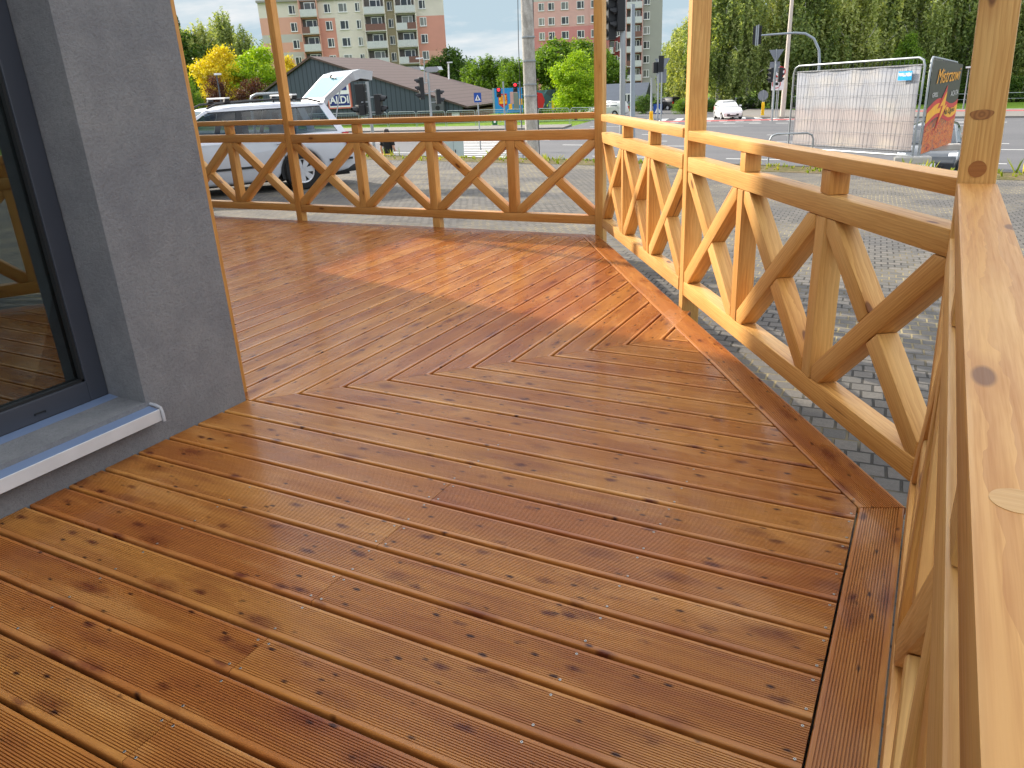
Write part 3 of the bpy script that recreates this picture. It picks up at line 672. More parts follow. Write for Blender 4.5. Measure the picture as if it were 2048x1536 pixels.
def tree(name, label, cat, kind, leaf, base, h, wd=None, k=0, group=None):
    """h metres tall, wd metres wide"""
    ml, mt = proto(kind, k); nat = {'round': 7.2, 'shrub': 9.0, 'cone': 5.6, 'birch': 5.4}[kind]; hh = {'shrub': 8.6}.get(kind, 10.)
    sx = (wd or h*nat/hh)/nat; sz = h/hh
    r = empty(name, base, random.uniform(0, 6.28), label=label, cat=cat, group=group)
    for nm, me in (('crown', ml), ('trunk', mt)):
        o = bpy.data.objects.new(nm, me); COL.objects.link(o); o.parent = r; o.scale = (sx, sx, sz)
        if nm == 'crown': o.material_slots[0].link = 'OBJECT'; o.material_slots[0].material = LEAF[leaf]
    return r
def tree_px(name, label, cat, kind, leaf, u, vtop, d, wpx, k=0, group=None, sink=0.):
    b = foot(u, 200, d); top = zof(u, vtop, d); b.z -= sink
    return tree(name, label, cat, kind, leaf, b, top-b.z, wpx*d/FPX, k, group)
G1 = 'trees and shrubs behind the shop'
tree_px('deciduous_tree', 'dark green leafy tree beside the house wall, left of the yellow tree', 'tree', 'round', 'dark', 378, 58, 107, 150, 0, G1)
tree_px('conifer', 'dark narrow conifer tip rising behind the leafy tree at far left', 'tree', 'cone', 'spruce', 383, 32, 112, 96, 0, G1)
tree_px('birch_tree', 'pale airy birch behind the yellow tree', 'tree', 'birch', 'birch2', 418, 42, 108, 110, 0, G1)
tree_px('larch_tree', 'tall ragged larch with thin pointed tip left of the pale flats', 'tree', 'birch', 'birch', 466, 20, 114, 120, 0, G1)
tree_px('birch_tree', 'airy birch between the ragged larch and the pale flats', 'tree', 'birch', 'birch', 508, 48, 112, 110, 1, G1)
tree_px('yellow_tree', 'bright yellow leaved tree behind the estate car', 'tree', 'round', 'yellow', 449, 92, 93, 96, 1, G1)
tree_px('yellow_tree', 'small yellow leaved tree peeking out right of the car post', 'tree', 'round', 'yellow', 586, 110, 97, 52, 0, G1)
tree_px('maple_tree', 'lime green round tree behind the left post', 'tree', 'round', 'lime', 520, 94, 95, 120, 1, G1)
tree_px('purple_shrub', 'dark purple leaved shrub under the yellow tree', 'shrub', 'shrub', 'purple', 430, 150, 86, 74, 0, G1)
tree_px('purple_shrub', 'dark purple leaved shrub under the lime tree', 'shrub', 'shrub', 'purple', 500, 152, 85, 84, 1, G1)
tree_px('green_shrub', 'mid green shrub at the foot of the house wall timber', 'shrub', 'shrub', 'mid', 384, 148, 84, 56, 0, G1)
G2 = 'trees between the two blocks of flats'
tree_px('deciduous_tree', 'dark tree against the right end of the cream flats', 'tree', 'round', 'dark', 905, 94, 128, 96, 0, G2)
tree_px('willow_tree', 'light green willow behind the shop roof', 'tree', 'birch', 'mid', 972, 110, 112, 130, 0, G2)
tree_px('willow_tree', 'light green willow just left of the concrete pole', 'tree', 'birch', 'mid', 1036, 112, 104, 100, 1, G2)
tree_px('deciduous_tree', 'distant dark tree between the willows', 'tree', 'round', 'dark', 1018, 116, 190, 60, 1, G2)
tree_px('deciduous_tree', 'distant dark tree low behind the left willow', 'tree', 'round', 'dark', 925, 122, 200, 44, 1, G2)
tree_px('purple_shrub', 'red leaved shrub behind the end of the shop roof', 'shrub', 'shrub', 'purple', 985, 158, 112, 50, 0, G2)
tree_px('poplar_tree', 'tall green tree right of the concrete pole', 'tree', 'round', 'mid', 1114, 76, 108, 140, 0, G2)
tree_px('poplar_tree', 'green tree below the pink flats, left of the corner post', 'tree', 'round', 'mid', 1160, 80, 118, 130, 1, G2)
tree_px('lime_bush', 'bright conical tree left of the corner post', 'tree', 'round', 'lime', 1151, 102, 72, 92, 1, G2)
tree_px('poplar_tree', 'green tree right of the corner post before the pink flats', 'tree', 'round', 'mid', 1206, 94, 104, 80, 0, G2)
tree_px('green_shrub', 'low dark bush left of the concrete pole under the billboard', 'shrub', 'shrub', 'dark', 1066, 196, 78, 70, 1, G2)
tree_px('green_shrub', 'round dark bush beside the yellow house', 'shrub', 'shrub', 'dark', 1288, 188, 82, 62, 0, G2)
G3 = 'weeping birches across the crossroads'
bl = 'weeping birch in the row behind the crossroads'
for i, (u, vt, d, wp, k) in enumerate([(1352, 62, 98, 84, 0), (1388, 20, 92, 96, 1), (1436, -60, 86, 118, 0), (1492, -90, 84, 120, 1), (1545, -70, 86, 120, 2), (1600, -110, 84, 126, 0), (1655, -80, 88, 120, 1), (1705, -110, 84, 126, 2), (1760, -90, 88, 126, 0), (1815, -100, 86, 130, 1), (1870, -80, 88, 126, 2), (1925, -110, 86, 130, 0), (1985, -90, 88, 126, 1), (2045, -110, 86, 130, 2), (2105, -90, 88, 126, 0),
        (1465, -60, 104, 130, 2), (1575, -80, 106, 130, 0), (1680, -70, 106, 130, 1), (1790, -80, 106, 130, 2), (1900, -80, 108, 130, 0), (2010, -80, 106, 130, 1)]):
    lab = {0: 'small weeping birch beside the grey gable of the pink flats', 1: 'weeping birch just left of the plugged middle post', 2: 'weeping birch directly behind the small white car'}.get(i, 'tall weeping birch in the dense row across the crossroads')
    tree_px('birch_tree', lab, 'tree', 'birch', ('birch', 'birch2', 'birch3')[i % 3], u, vt+rng.uniform(-10, 25), d, wp*rng.uniform(1.0, 1.3), k, 'weeping birches in the row' if i > 2 else None)
for i, (u, vt, d, wp, lf) in enumerate([(1372, 196, 78, 60, 'mid'), (1420, 196, 82, 80, 'dark'), (1500, 190, 84, 90, 'dark'), (1580, 190, 82, 90, 'dark'), (1640, 178, 84, 90, 'dark'), (1730, 150, 84, 110, 'dark'), (1826, 150, 84, 110, 'dark'), (1930, 150, 84, 120, 'dark'), (2030, 150, 82, 120, 'dark')]):
    tree_px('undergrowth_shrub', 'dark undergrowth shrub at the foot of the birch row' if i else 'leafy green shrub left of the small white car', 'shrub', 'shrub', lf, u, vt, d, wp, i % 2, 'undergrowth below the birches' if i else None)
tree_px('elder_tree', 'pale green bushy tree among the birches above the banner fence', 'tree', 'round', 'mid', 1800, 68, 80, 66, 1)
# sparse tree added outside the frame on the left to dapple railing and boards
P = clumps([(0, 0, 8.6, 2.0, 1.6, 1.7, 15)], 10, .2); me = leaf_mesh('sparse_crown', leaves(P, .16))
sp = empty('dapple_tree', (-21, 10.6, -.2), label='thin crowned garden tree beyond the left end of the terrace', cat='tree')
o = bpy.data.objects.new('crown', me); COL.objects.link(o); o.parent = sp; o.material_slots[0].link = 'OBJECT'; o.material_slots[0].material = LEAF['mid']
MB().tube([(0, 0, -.3), (.1, 0, 4), (0, 0, 9)], [.13, .1, .03], 8).build('trunk', BARK, sp, True)
# tufts of weeds and dry grass along the lot edge
def weeds():
    out = []
    for (a, b_) in zip(EDGE[2:9], EDGE[3:10]):
        n = int(abs(b_[0]-a[0])*26)
        for _ in range(n):
            q = random.random(); x = a[0]+(b_[0]-a[0])*q; y = a[1]+(b_[1]-a[1])*q-abs(random.gauss(0, .55)); z = lotz(x, y); hgt = random.uniform(.02, .09) if random.random() < .93 else random.uniform(.12, .28)
            for _ in range(5):
                p = np.array([x, y, z]); d = np.array([random.gauss(0, .35), random.gauss(0, .35), 1.])*hgt; s_ = np.array([random.gauss(0, .012), random.gauss(0, .012), 0]); out.append(np.stack([p-s_, p+s_, p+d*.7+s_*.8, p+d]))
    return np.concatenate(out)
o = bpy.data.objects.new('weeds', leaf_mesh('weeds', weeds())); COL.objects.link(o); o.data.materials[0] = LEAF['weed']; tag(o, 'dry weeds and grass tufts along the edge of the paving', 'weeds', kind='stuff')
# ------------------------------------------------------------ blocks of flats
def wallmat(name, c): return plain(name, c, .85, 0, .05, .4)
CREAM = wallmat('cream_plaster', rgb(214, 206, 194)); SALM = wallmat('salmon_plaster', rgb(212, 160, 142)); BRICKR = wallmat('red_plaster', rgb(206, 146, 130)); LGREY = wallmat('light_grey_plaster', rgb(186, 182, 176)); OLIVE = wallmat('olive_plaster', rgb(178, 166, 138))
PINK = wallmat('pink_plaster', rgb(206, 164, 158)); DPINK = wallmat('deep_pink_plaster', rgb(198, 132, 130)); GGREY = wallmat('gable_grey_plaster', rgb(158, 158, 150)); WINE = wallmat('wine_plaster', rgb(140, 62, 62))
t = NT('window_glass_dark'); g = t.n('ObjectInfo').outputs['Random']; t.bsdf(Base_Color=t.mix(t.ramp(g, (.55, 0.), (.9, 1.)), rgb(46, 52, 58), rgb(128, 130, 126)), Roughness=.12, Specular_IOR_Level=.7); WGL = t.m
FRW = plain('window_frame_white', rgb(226, 226, 224), .5); BALP = plain('balcony_panel', rgb(196, 198, 198), .6); BALB = plain('balcony_panel_brown', rgb(120, 84, 74), .6); DARK = plain('painted_recess_shade', rgb(92, 88, 84), .9)
def window_mesh(w, h):
    m = MB(); f = .10
    for (a, b_, c_, d) in ((-w/2, -w/2+f, -h/2, h/2), (w/2-f, w/2, -h/2, h/2), (-w/2+f, w/2-f, -h/2, -h/2+f), (-w/2+f, w/2-f, h/2-f, h/2), (w*.12-.06, w*.12+.06, -h/2+f, h/2-f)): m.bx(a, b_, -.07, .02, c_, d)
    m.bx(-w/2-.06, w/2+.06, -.16, -.0, -h/2-.07, -h/2-.003)
    g = MB(); g.bx(-w/2+f, w/2-f, -.02, .0, -h/2+f, h/2-f); return m, g
WCACHE = {}
def put_window(parent, w, h, x, y, z, back=False):
    key = (w, h)
    if key not in WCACHE:
        m, g = window_mesh(w, h); wo = m.build('window', FRW, parent); go = g.build('pane', WGL, wo); WCACHE[key] = (wo.data, go.data)
    else:
        wo = bpy.data.objects.new('window', WCACHE[key][0]); COL.objects.link(wo); wo.parent = parent
        go = bpy.data.objects.new('pane', WCACHE[key][1]); COL.objects.link(go); go.parent = wo
    wo.location = (x, y, z); return wo
def flats(label, u0, d, turn, segs, rows, ztop, zbot, depth, roofm):
    """segs: (x0, x1, kind, bands) in metres along the facade from u0"""
    o = atd(u0, 170, d); rz = YAW*-1*0
    ang = math.atan2(o.x, o.y)                       # bearing
    root = empty('apartment_building', (o.x, o.y, zbot), -ang+turn, label=label, cat='building')
    Z = lambda z: z-zbot
    for (x0, x1, kind, bands, wins, prot) in segs:
        y0 = -prot
        zz = ztop
        for (zlow, mt) in bands:
            m = MB(); m.bx(x0, x1, y0, depth, Z(max(zlow, zbot)), Z(zz)); m.build('wall', mt, root, fix=False); zz = zlow
        if kind == 'w':
            for zr in rows:
                for (fx, ww) in wins: put_window(root, ww, 1.45, x0+fx, y0-.005, Z(zr))
        if kind == 'b':                              # balcony column: panel painted as recess shade, door window, slab and parapet per floor
            for zr in rows:
                m = MB(); m.bx(x0+.25, x1-.25, y0-.012, y0+.0, Z(zr-1.15), Z(zr+1.15)); m.build('recess_shade_panel', DARK, root)
                put_window(root, 1.9, 1.9, (x0+x1)/2+.25, y0-.09, Z(zr+.05))
                m = MB(); m.bx(x0+.05, x1-.05, y0-1.0, y0-.01, Z(zr-1.34), Z(zr-1.16)); m.build('balcony_slab', LGREY, root)
                m = MB(); h2 = (x0+x1)/2+random.uniform(-.2, .3); m.bx(x0+.08, h2, y0-1.0, y0-.94, Z(zr-1.16), Z(zr-.12)); m.build('balcony_parapet', BALP if random.random() < .8 else BALB, root)
                m = MB(); m.bx(h2+.01, x1-.08, y0-1.0, y0-.94, Z(zr-1.16), Z(zr-.12)); m.build('balcony_parapet', BALB if random.random() < .35 else BALP, root)
                for xs_ in (x0+.05, x1-.05): m = MB(); m.bx(xs_-.07, xs_+.07, y0-1.02, y0-.01, Z(zr-1.35), Z(zr+1.34)); m.build('balcony_side', bands[0][1], root)
    X0 = min(s_[0] for s_ in segs); X1 = max(s_[1] for s_ in segs)
    m = MB(); m.bx(X0-.15, X1+.15, -.55, depth+.1, Z(ztop), Z(ztop+.35)); m.build('roof', roofm, root)
    m = MB()
    for q in (.2, .55, .8): xx = X0+(X1-X0)*q; m = MB(); m.bx(xx-.6, xx+.6, depth*.4, depth*.4+1.2, Z(ztop+.35), Z(ztop+1.5)); m.build('roof_vent', LGREY, root)
    return root
rows = [14.75-2.75*i for i in range(7)]
k = 138/FPX; X = lambda u: (u-556)*k*1.02
sal = [(13.6, CREAM), (10.9, SALM), (9.6, LGREY), (8.0, SALM), (6.8, LGREY), (5.2, SALM), (-5, LGREY)]
flats('cream and salmon block of flats with white balconies, behind the dark shop', 556, 137, R(-9), [
    (X(540), X(616), 'w', sal, [((603-540)*k, 1.15)], 0),
    (X(616), X(650), 'b', [(-5, SALM)], [], .25),
    (X(650), X(680), 'w', [(13.2, CREAM), (-5, BRICKR)], [((668-650)*k, 1.15)], .1),
    (X(680), X(735), 'w', [(-5, CREAM)], [((697-680)*k, 1.5), ((725-680)*k, .85)], .2),
    (X(735), X(776), 'b', [(-5, CREAM)], [], .45),
    (X(776), X(794), 'w', [(-5, OLIVE)], [((785-776)*k, .95)], -.5),
    (X(794), X(834), 'b', [(-5, CREAM)], [], .45),
    (X(834), X(888), 'w', [(12.9, CREAM), (7.2, BRICKR), (-5, SALM)], [((847-834)*k, 1.2)], .1)], rows, 16.0, -5, 11, plain('flat_roof', rgb(150, 146, 140), .9))
k2 = 163/FPX; X2 = lambda u: (u-1066)*k2*1.01
rows2 = [15.2-2.72*i for i in range(8)]
pk = [(14.0, PINK), (11.2, PINK), (-6, DPINK)]
flats('pink block of flats with a grey right gable, behind the concrete pole', 1066, 162, R(-4), [
    (X2(1050), X2(1178), 'w', [(16.2, LGREY), (11.3, PINK), (-6, DPINK)], [((1087-1050)*k2, 1.2), ((1106-1050)*k2, 1.3), ((1132-1050)*k2, 1.5), ((1162-1050)*k2, 1.5)], 0),
    (X2(1178), X2(1214), 'w', [(16.2, LGREY), (11.3, PINK), (-6, DPINK)], [((1186-1178)*k2, 1.2), ((1204-1178)*k2, 1.2)], .25),
    (X2(1214), X2(1226), 'b', [(-6, WINE)], [], .2),
    (X2(1226), X2(1246), 'w', [(14.5, PINK), (-6, WINE)], [((1233-1226)*k2, 1.2)], .1),
    (X2(1246), X2(1277), 'b', [(14.8, PINK), (-6, DPINK)], [], .3),
    (X2(1277), X2(1314), 'w', [(-6, GGREY)], [((1285-1277)*k2, 1.3)], 0)], rows2, 17.6, -6, 12, plain('flat_roof', rgb(150, 146, 140), .9))

# ------------------------------------------------------------ shop with gable and brown roof
t = NT('standing_seam'); oc = t.coord(); wv = t.n('TexWave', {'wave_type': 'BANDS', 'bands_direction': 'X', 'wave_profile': 'SIN'}, Scale=.62); t.set(wv.inputs['Vector'], oc)
c = t.mix(t.ramp(wv.outputs[1], (.9, 0.), (.97, 1.)), rgb(70, 80, 90), rgb(40, 48, 56)); b = t.bsdf(Base_Color=c, Roughness=.5, Metallic=.2); SEAM = t.m
t = NT('brown_roof_tiles'); oc = t.coord(); wv = t.n('TexWave', {'wave_type': 'BANDS', 'bands_direction': 'Z', 'wave_profile': 'SAW'}, Scale=.95); t.set(wv.inputs['Vector'], oc); n1 = t.noise(oc, 3., 4)
c = t.mix(t.ramp(wv.outputs[1], (.0, 0.), (.25, 1.)), rgb(56, 45, 43), rgb(94, 76, 71)); c = t.mix(t.ramp(n1, (.4, 0.), (.75, .5)), c, rgb(80, 66, 62)); b = t.bsdf(Base_Color=c, Roughness=.85); t.set(b.inputs['Normal'], t.bump(wv.outputs[1], .5, .05)); RTILE = t.m
t = NT('shop_brick'); oc = t.coord(); bk = t.n('TexBrick', Scale=1., Brick_Width=.25, Row_Height=.08, Mortar_Size=.01, Color1=rgb(150, 96, 82), Color2=rgb(128, 78, 68), Mortar=rgb(160, 140, 126)); t.set(bk.inputs['Vector'], t.mapping(oc, (1, 1, 1), (0, 0, 0), (R(90), 0, 0))); t.bsdf(Base_Color=bk.outputs[0], Roughness=.9); SBRICK = t.m
D0 = 84.; ap = atd(672, 116, D0); le = atd(520, 190, D0-2.4); re = atd(936, 206, D0+4.2); gz_ = roadz(ap.x, ap.y)-.05
ex = Vector((math.cos(R(14)), math.sin(R(14)), 0)); ey = Vector((-ex.y, ex.x, 0))       # along gable, into the building
shop = empty('shop_building', (le.x, le.y, gz_), math.atan2(ex.y, ex.x), label='low shop with a dark metal gable and brown tiled roof', cat='shop')
W_ = (Vector((re.x-le.x, re.y-le.y, 0))).length; xa = (Vector((ap.x-le.x, ap.y-le.y, 0))).dot(ex); ze = (le.z+re.z)/2-gz_; zl_, zr_ = le.z-gz_, re.z-gz_; za = ap.z-gz_; zb = zr_-.55
DEP = 24.
m = MB(); m.prism([(.3, zb), (W_-.3, zb), (W_-.25, zr_-.05), (xa, za-.12), (.3, zl_-.05)], 0, .25, 'y'); m.build('gable', SEAM, shop)
m = MB(); m.bx(.3, W_-.5, .3, DEP-2, 0, zb); m.build('wall', SBRICK, shop)
for xx in (W_-1.5, W_-11.5, W_*.25): m = MB(); m.bx(xx, xx+.8, .22, .32, 0, zb); m.build('pillar', FRW, shop)
rdg = 17.
m = MB(); e_ = .35
A_, B_, C_, D_ = (xa, -.3, za), (W_+e_, -.3, zr_-.12), (W_+e_, DEP, zr_-.12), (xa, rdg, za)
m.quad(A_, B_, C_, D_); m.quad((-e_, -.3, zl_-.12), A_, D_, (-e_, DEP, zl_-.12)); m.face([m.vert(D_), m.vert(C_), m.vert((-e_, DEP, zl_-.12))])
rf = m.build('roof', RTILE, shop, fix=False); md = rf.modifiers.new('thick', 'SOLIDIFY'); md.thickness = .18; md.offset = 0
ALU = plain('galvanised_steel', rgb(168, 172, 176), .42, .6, .08)
for (u, v) in ((832, 142), (868, 142)):
    p = atd(u, v, D0+14); q = shop.matrix_world.inverted() if False else Matrix.Rotation(-math.atan2(ex.y, ex.x), 4, 'Z') @ Matrix.Translation(-shop.location); l = q @ p
    m = MB(); m.bx(-.55, .55, -.5, .5, -.9, -.1); m.build('vent_stack', RTILE, shop, M=Matrix.Translation((l.x, l.y, l.z-.1)))
    m = MB(); m.prism([(-.6, -.15), (.6, -.15), (1., .1), (.75, .5), (-.75, .5), (-1., .1)], -.8, .8, 'y'); m.build('vent_cowl', ALU, shop, M=Matrix.Translation((l.x, l.y, l.z)))
def gable_pt(u, v):
    d = ray(u, v); n_ = ey; t_ = (shop.location - CAM).dot(n_)/Vector((d.x, d.y, d.z)).dot(n_); return CAM + d*t_
ac = MB(); ac.bx(-.62, .62, -.6, 0, -.62, .7); AC = plain('cooling_unit', rgb(84, 86, 90), .6)
q = Matrix.Rotation(-math.atan2(ex.y, ex.x), 4, 'Z') @ Matrix.Translation(-shop.location); l = q @ gable_pt(879, 210)
cu_ = ac.build('cooling_unit', AC, shop, M=Matrix.Translation((l.x, -.02, l.z)))
for zz in (-.26, .32): m = MB(); m.tube([(0, -.605, zz), (0, -.62, zz)], .24, 16); m.build('fan', plain('fan_black', rgb(24, 25, 27), .7), cu_)
# shop sign
SB = plain('sign_blue', rgb(24, 42, 112), .4); SWH = plain('sign_white', rgb(232, 232, 232), .4); SRD = plain('sign_salmon_frame', rgb(212, 120, 104), .4)
l = q @ atd(677, 182, D0); sg = empty('shop_sign', gable_pt(679, 183)-ey*.12, math.atan2(ex.y, ex.x), label='square white and blue shop sign in a salmon frame on the dark gable', cat='sign')
m = MB(); m.bx(-1.32, 1.32, -.12, .1, -1.66, 1.66); m.build('board', SRD, sg); m = MB(); m.bx(-1.18, 1.18, -.135, -.115, -1.52, 1.52); m.build('panel', SWH, sg)
m = MB(); m.bx(-1.12, 1.12, -.145, -.134, -1.38, -.28); m.build('band', SB, sg); text_mesh('ALDI', 1.0, SWH, sg, frame((0, -.15, -.84), (1, 0, 0), ZUP, (0, -1, 0)), bold=.02)
m = MB(); m.prism([(.1, .1), (.95, .1), (.95, 1.0)], -.145, -.134, 'y'); m.build('emblem', SB, sg)
# ------------------------------------------------------------ cars
def paint(name, col, metal=.0):
    t = NT(name); oc = t.coord(); n = t.noise(oc, 3., 3); c = t.mix(t.ramp(n, (.3, 0.), (.7, .12)), col, rgb(120, 116, 108))
    t.bsdf(Base_Color=c, Roughness=.34, Metallic=metal, Coat_Weight=.9, Coat_Roughness=.06); return t.m
SILVER = paint('silver_blue_paint', rgb(206, 210, 218), .2); WPAINT = paint('white_car_paint', rgb(226, 226, 224)); DPAINT = paint('dark_car_paint', rgb(46, 54, 60), .3)
BLK = plain('black_plastic', rgb(30, 31, 33), .5, 0, .1); TYRE = plain('tyre_rubber', rgb(34, 34, 34), .85, 0, .1); RIM = plain('alloy_rim', rgb(206, 208, 212), .35, .25, .05); SEATM = plain('seat_fabric', rgb(70, 70, 74), .9)
LRED = plain('tail_lamp_red', rgb(186, 22, 26), .2, 0, .05, 6., 0, .5, .6); LWHT = plain('lamp_clear', rgb(220, 222, 224), .15, 0, .04, 6., 0, .6, .6)
t = NT('car_glass'); ff = t.n('Fresnel', IOR=1.55); gl2 = t.n('BsdfGlossy', Roughness=.02); tr2 = t.n('BsdfTransparent', Color=(.30, .38, .42, 1)); ms = t.n('MixShader'); t.set(ms.inputs[0], t.math('MULTIPLY_ADD', ff.outputs[0], .8, .02, True)); t.set(ms.inputs[1], tr2); t.set(ms.inputs[2], gl2); t.t.links.new(ms.outputs[0], t.out.inputs[0]); CGL = t.m
t = NT('car_glass_dark'); t.bsdf(Base_Color=rgb(34, 44, 52), Roughness=.05, Specular_IOR_Level=.8, Coat_Weight=.5); CGD = t.m
def arcpts(cx, r, z0, n=12): return [(cx+r*math.cos(a), z0+r*math.sin(a)) for a in np.linspace(0, math.pi, n)]
def wheel(parent, x, y, r, side, spokes=7, rr=.66):
    w = MB(); wd = .205; prof = [(r*.64, -.0), (r*.80, .004), (r*.93, 0), (r, -.025), (r, -wd+.025), (r*.93, -wd), (r*.64, -wd)]; n = 32; rings = []
    for (q, d) in prof: rings.append([w.vert((q*math.cos(2*math.pi*j/n), -d*side, q*math.sin(2*math.pi*j/n))) for j in range(n)])
    for a, b_ in zip(rings, rings[1:]):
        for j in range(n): w.face((a[j], a[(j+1) % n], b_[(j+1) % n], b_[j]))
    T = Matrix.Translation((x, y, r))
    wo = empty_child('wheel', parent, T); w.build('tyre', TYRE, wo, True)
    m = MB(); R1 = r*.645
    m.tube([(0, side*.012, 0), (0, side*.02, 0)], R1, n, False)
    for j in range(n):                               # lip
        a0, a1 = 2*math.pi*j/n, 2*math.pi*(j+1)/n
        m.quad(*[(q*math.cos(a), side*yy, q*math.sin(a)) for q, a, yy in ((R1, a0, .004), (R1, a1, .004), (R1*.9, a1, .012), (R1*.9, a0, .012))])
        m.quad(*[(q*math.cos(a), side*yy, q*math.sin(a)) for q, a, yy in ((R1*.9, a0, .012), (R1*.9, a1, .012), (R1*.9, a1, .14), (R1*.9, a0, .14))])
    for j in range(spokes):
        a = 2*math.pi*j/spokes+.3; u_ = Vector((math.cos(a), 0, math.sin(a))); v_ = Vector((-math.sin(a), 0, math.cos(a))); yb = Vector((0, side*.018, 0)); yk = Vector((0, side*.06, 0))
        pts = [u_*R1*.16-v_*.030, u_*R1*.92-v_*.052, u_*R1*.92+v_*.052, u_*R1*.16+v_*.030]
        A_ = [m.vert(p+yb) for p in pts]; B_ = [m.vert(p+yk) for p in pts]; m.face(A_)
        for i in range(4): m.face((A_[i], B_[i], B_[(i+1) % 4], A_[(i+1) % 4]))
    m.tube([(0, side*.016, 0), (0, side*.05, 0)], R1*.2, 14); m.build('rim', RIM, wo)
    m = MB(); m.tube([(0, side*.10, 0), (0, side*.14, 0)], R1*.92, 24); m.build('brake_disc', BLK, wo)
def empty_child(name, parent, M):
    o = bpy.data.objects.new(name, None); COL.objects.link(o); o.parent = parent; o.matrix_local = M; o.empty_display_size = .1; return o
def lower_body(parent, pts, hw, mat, bev=.07, taper=.10, L=(0, 1)):
    """side outline extruded across the width; nose and tail drawn in, shoulders rolled over"""
    m = MB(); m.prism(pts, -hw, hw, 'y'); o = m.build('body', mat, parent, bevel=bev, seg=4, smooth=True)
    x0, x1 = L
    for v in o.data.vertices:
        x = v.co.x; e = max(0, (x-(x1-.85))/.85, ((x0+.55)-x)/.55); f = 1-taper*e*e
        zt = v.co.z; f *= 1-.05*max(0, (zt-.62)/.35)-.05*max(0, (.45-zt)/.25); v.co.y *= f
    return o
def panes(parent, plist, hwb, hwr, zb, zr, mat, names=('side_window',)):
    def P(x, z, s_, off): q = (z-zb)/(zr-zb); return (x, s_*(hwb+(hwr-hwb)*q+off), z)
    for s_ in (1, -1):
        for poly in plist:
            m = MB(); m.face([m.vert(P(x, z, s_, .0)) for x, z in poly]); m.build('side_window', mat, parent)
def strip_side(mb, poly, hwb, hwr, zb, zr, off=.006, th=.03):
    for s_ in (1, -1):
        A_ = []; B_ = []
        for x, z in poly:
            q = (z-zb)/(zr-zb); y = hwb+(hwr-hwb)*q; A_.append(mb.vert((x, s_*(y+off), z))); B_.append(mb.vert((x, s_*(y-th), z)))
        mb.face(A_); mb.face(B_[::-1]); n = len(poly)
        for i in range(n): mb.face((A_[i], B_[i], B_[(i+1) % n], A_[(i+1) % n]))
# --- silver estate, x forward, rear axle at x = 0
wp = gl(612, 378.7); fwd = Vector((math.cos(R(241)), math.sin(R(241)), 0)); lef = Vector((-fwd.y, fwd.x, 0))
org = Vector((wp.x, wp.y, 0))-lef*.855; org.z = wp.z-.0
car = empty('estate_car', org, R(241), label='silver blue estate car with its tailgate open and roof bars fitted', cat='car')
zb, zr, hwb, hwr = .90, 1.40, .80, .60
out = [(3.62, .38), (3.64, .52), (3.55, .66), (3.2, .78), (2.45, .90), (1.0, .905), (-.2, .925), (-.80, .93), (-.93, .86), (-.98, .62), (-1.06, .54), (-1.05, .33), (-.95, .25), (-.40, .22)]
out += [(x, z) for x, z in arcpts(0, .375, .30)][::-1] + [(.45, .20), (2.25, .20)] + [(x, z) for x, z in arcpts(2.70, .375, .30)][::-1] + [(3.15, .2), (3.5, .24)]
lower_body(car, out, .87, SILVER, .06, .12, (-1.06, 3.64))
m = MB(); m.bx(-.9, 3.2, -.70, .70, .17, .5); m.build('underbody', BLK, car)
for s_ in (1, -1):
    for x in (0, 2.70):
        m = MB(); m.prism([(x+.37*math.cos(a), .31+.37*math.sin(a)) for a in np.linspace(-.3, math.pi+.3, 14)], s_*.60, s_*.815, 'y'); m.build('wheel_arch', BLK, car); wheel(car, x, s_*.855, .316, -s_)
rf = MB(); prof = [(-.60, 1.385), (-.45, 1.425), (.2, 1.452), (.9, 1.445), (1.30, 1.405), (1.42, 1.37)]
rows_ = []
for x, z in prof:
    rows_.append([rf.vert((x, y, z-.055*(abs(y)/hwr)**3)) for y in np.linspace(-hwr-.02, hwr+.02, 9)])
for a, b_ in zip(rows_, rows_[1:]):
    for j in range(8): rf.face((a[j], a[j+1], b_[j+1], b_[j]))
ro = rf.build('roof', SILVER, car, True); md = ro.modifiers.new('t', 'SOLIDIFY'); md.thickness = .03; md.offset = -1
pm = MB()
strip_side(pm, [(-.62, 1.395), (1.40, 1.375), (1.38, 1.345), (-.58, 1.355)], hwb, hwr, zb, zr)
strip_side(pm, [(-.88, .90), (-.62, 1.395), (-.50, 1.395), (-.74, .90)], hwb, hwr, zb, zr)
strip_side(pm, [(2.28, .90), (1.40, 1.375), (1.33, 1.375), (2.14, .90)], hwb, hwr, zb, zr)
pm.build('pillar', SILVER, car)
bm_ = MB()
for (xa_, xb_, w_) in ((.20, .10, .07), (1.02, .92, .10)): strip_side(bm_, [(xa_, .91), (xb_, 1.35), (xb_-w_, 1.35), (xa_-w_, .91)], hwb, hwr, zb, zr, .004)
strip_side(bm_, [(-.74, .905), (2.14, .905), (2.12, .925), (-.73, .925)], hwb, hwr, zb, zr, .005)
strip_side(bm_, [(-.53, 1.335), (1.36, 1.325), (1.37, 1.345), (-.53, 1.357)], hwb, hwr, zb, zr, .003)
strip_side(bm_, [(1.78, .925), (1.70, 1.13), (1.66, 1.13), (1.73, .925)], hwb, hwr, zb, zr, .003)
bm_.build('window_trim', BLK, car)
panes(car, [[(-.73, .925), (.13, .925), (.04, 1.335), (-.53, 1.337)], [(.20, .925), (.92, .925), (.84, 1.335), (.10, 1.335)], [(1.02, .925), (2.12, .925), (1.37, 1.33), (.93, 1.335)]], hwb, hwr, zb, zr, CGL)
m = MB(); m.quad((2.3, -.70, .90), (2.3, .70, .90), (1.42, .54, 1.365), (1.42, -.54, 1.365)); m.build('windscreen', CGL, car)
m = MB()
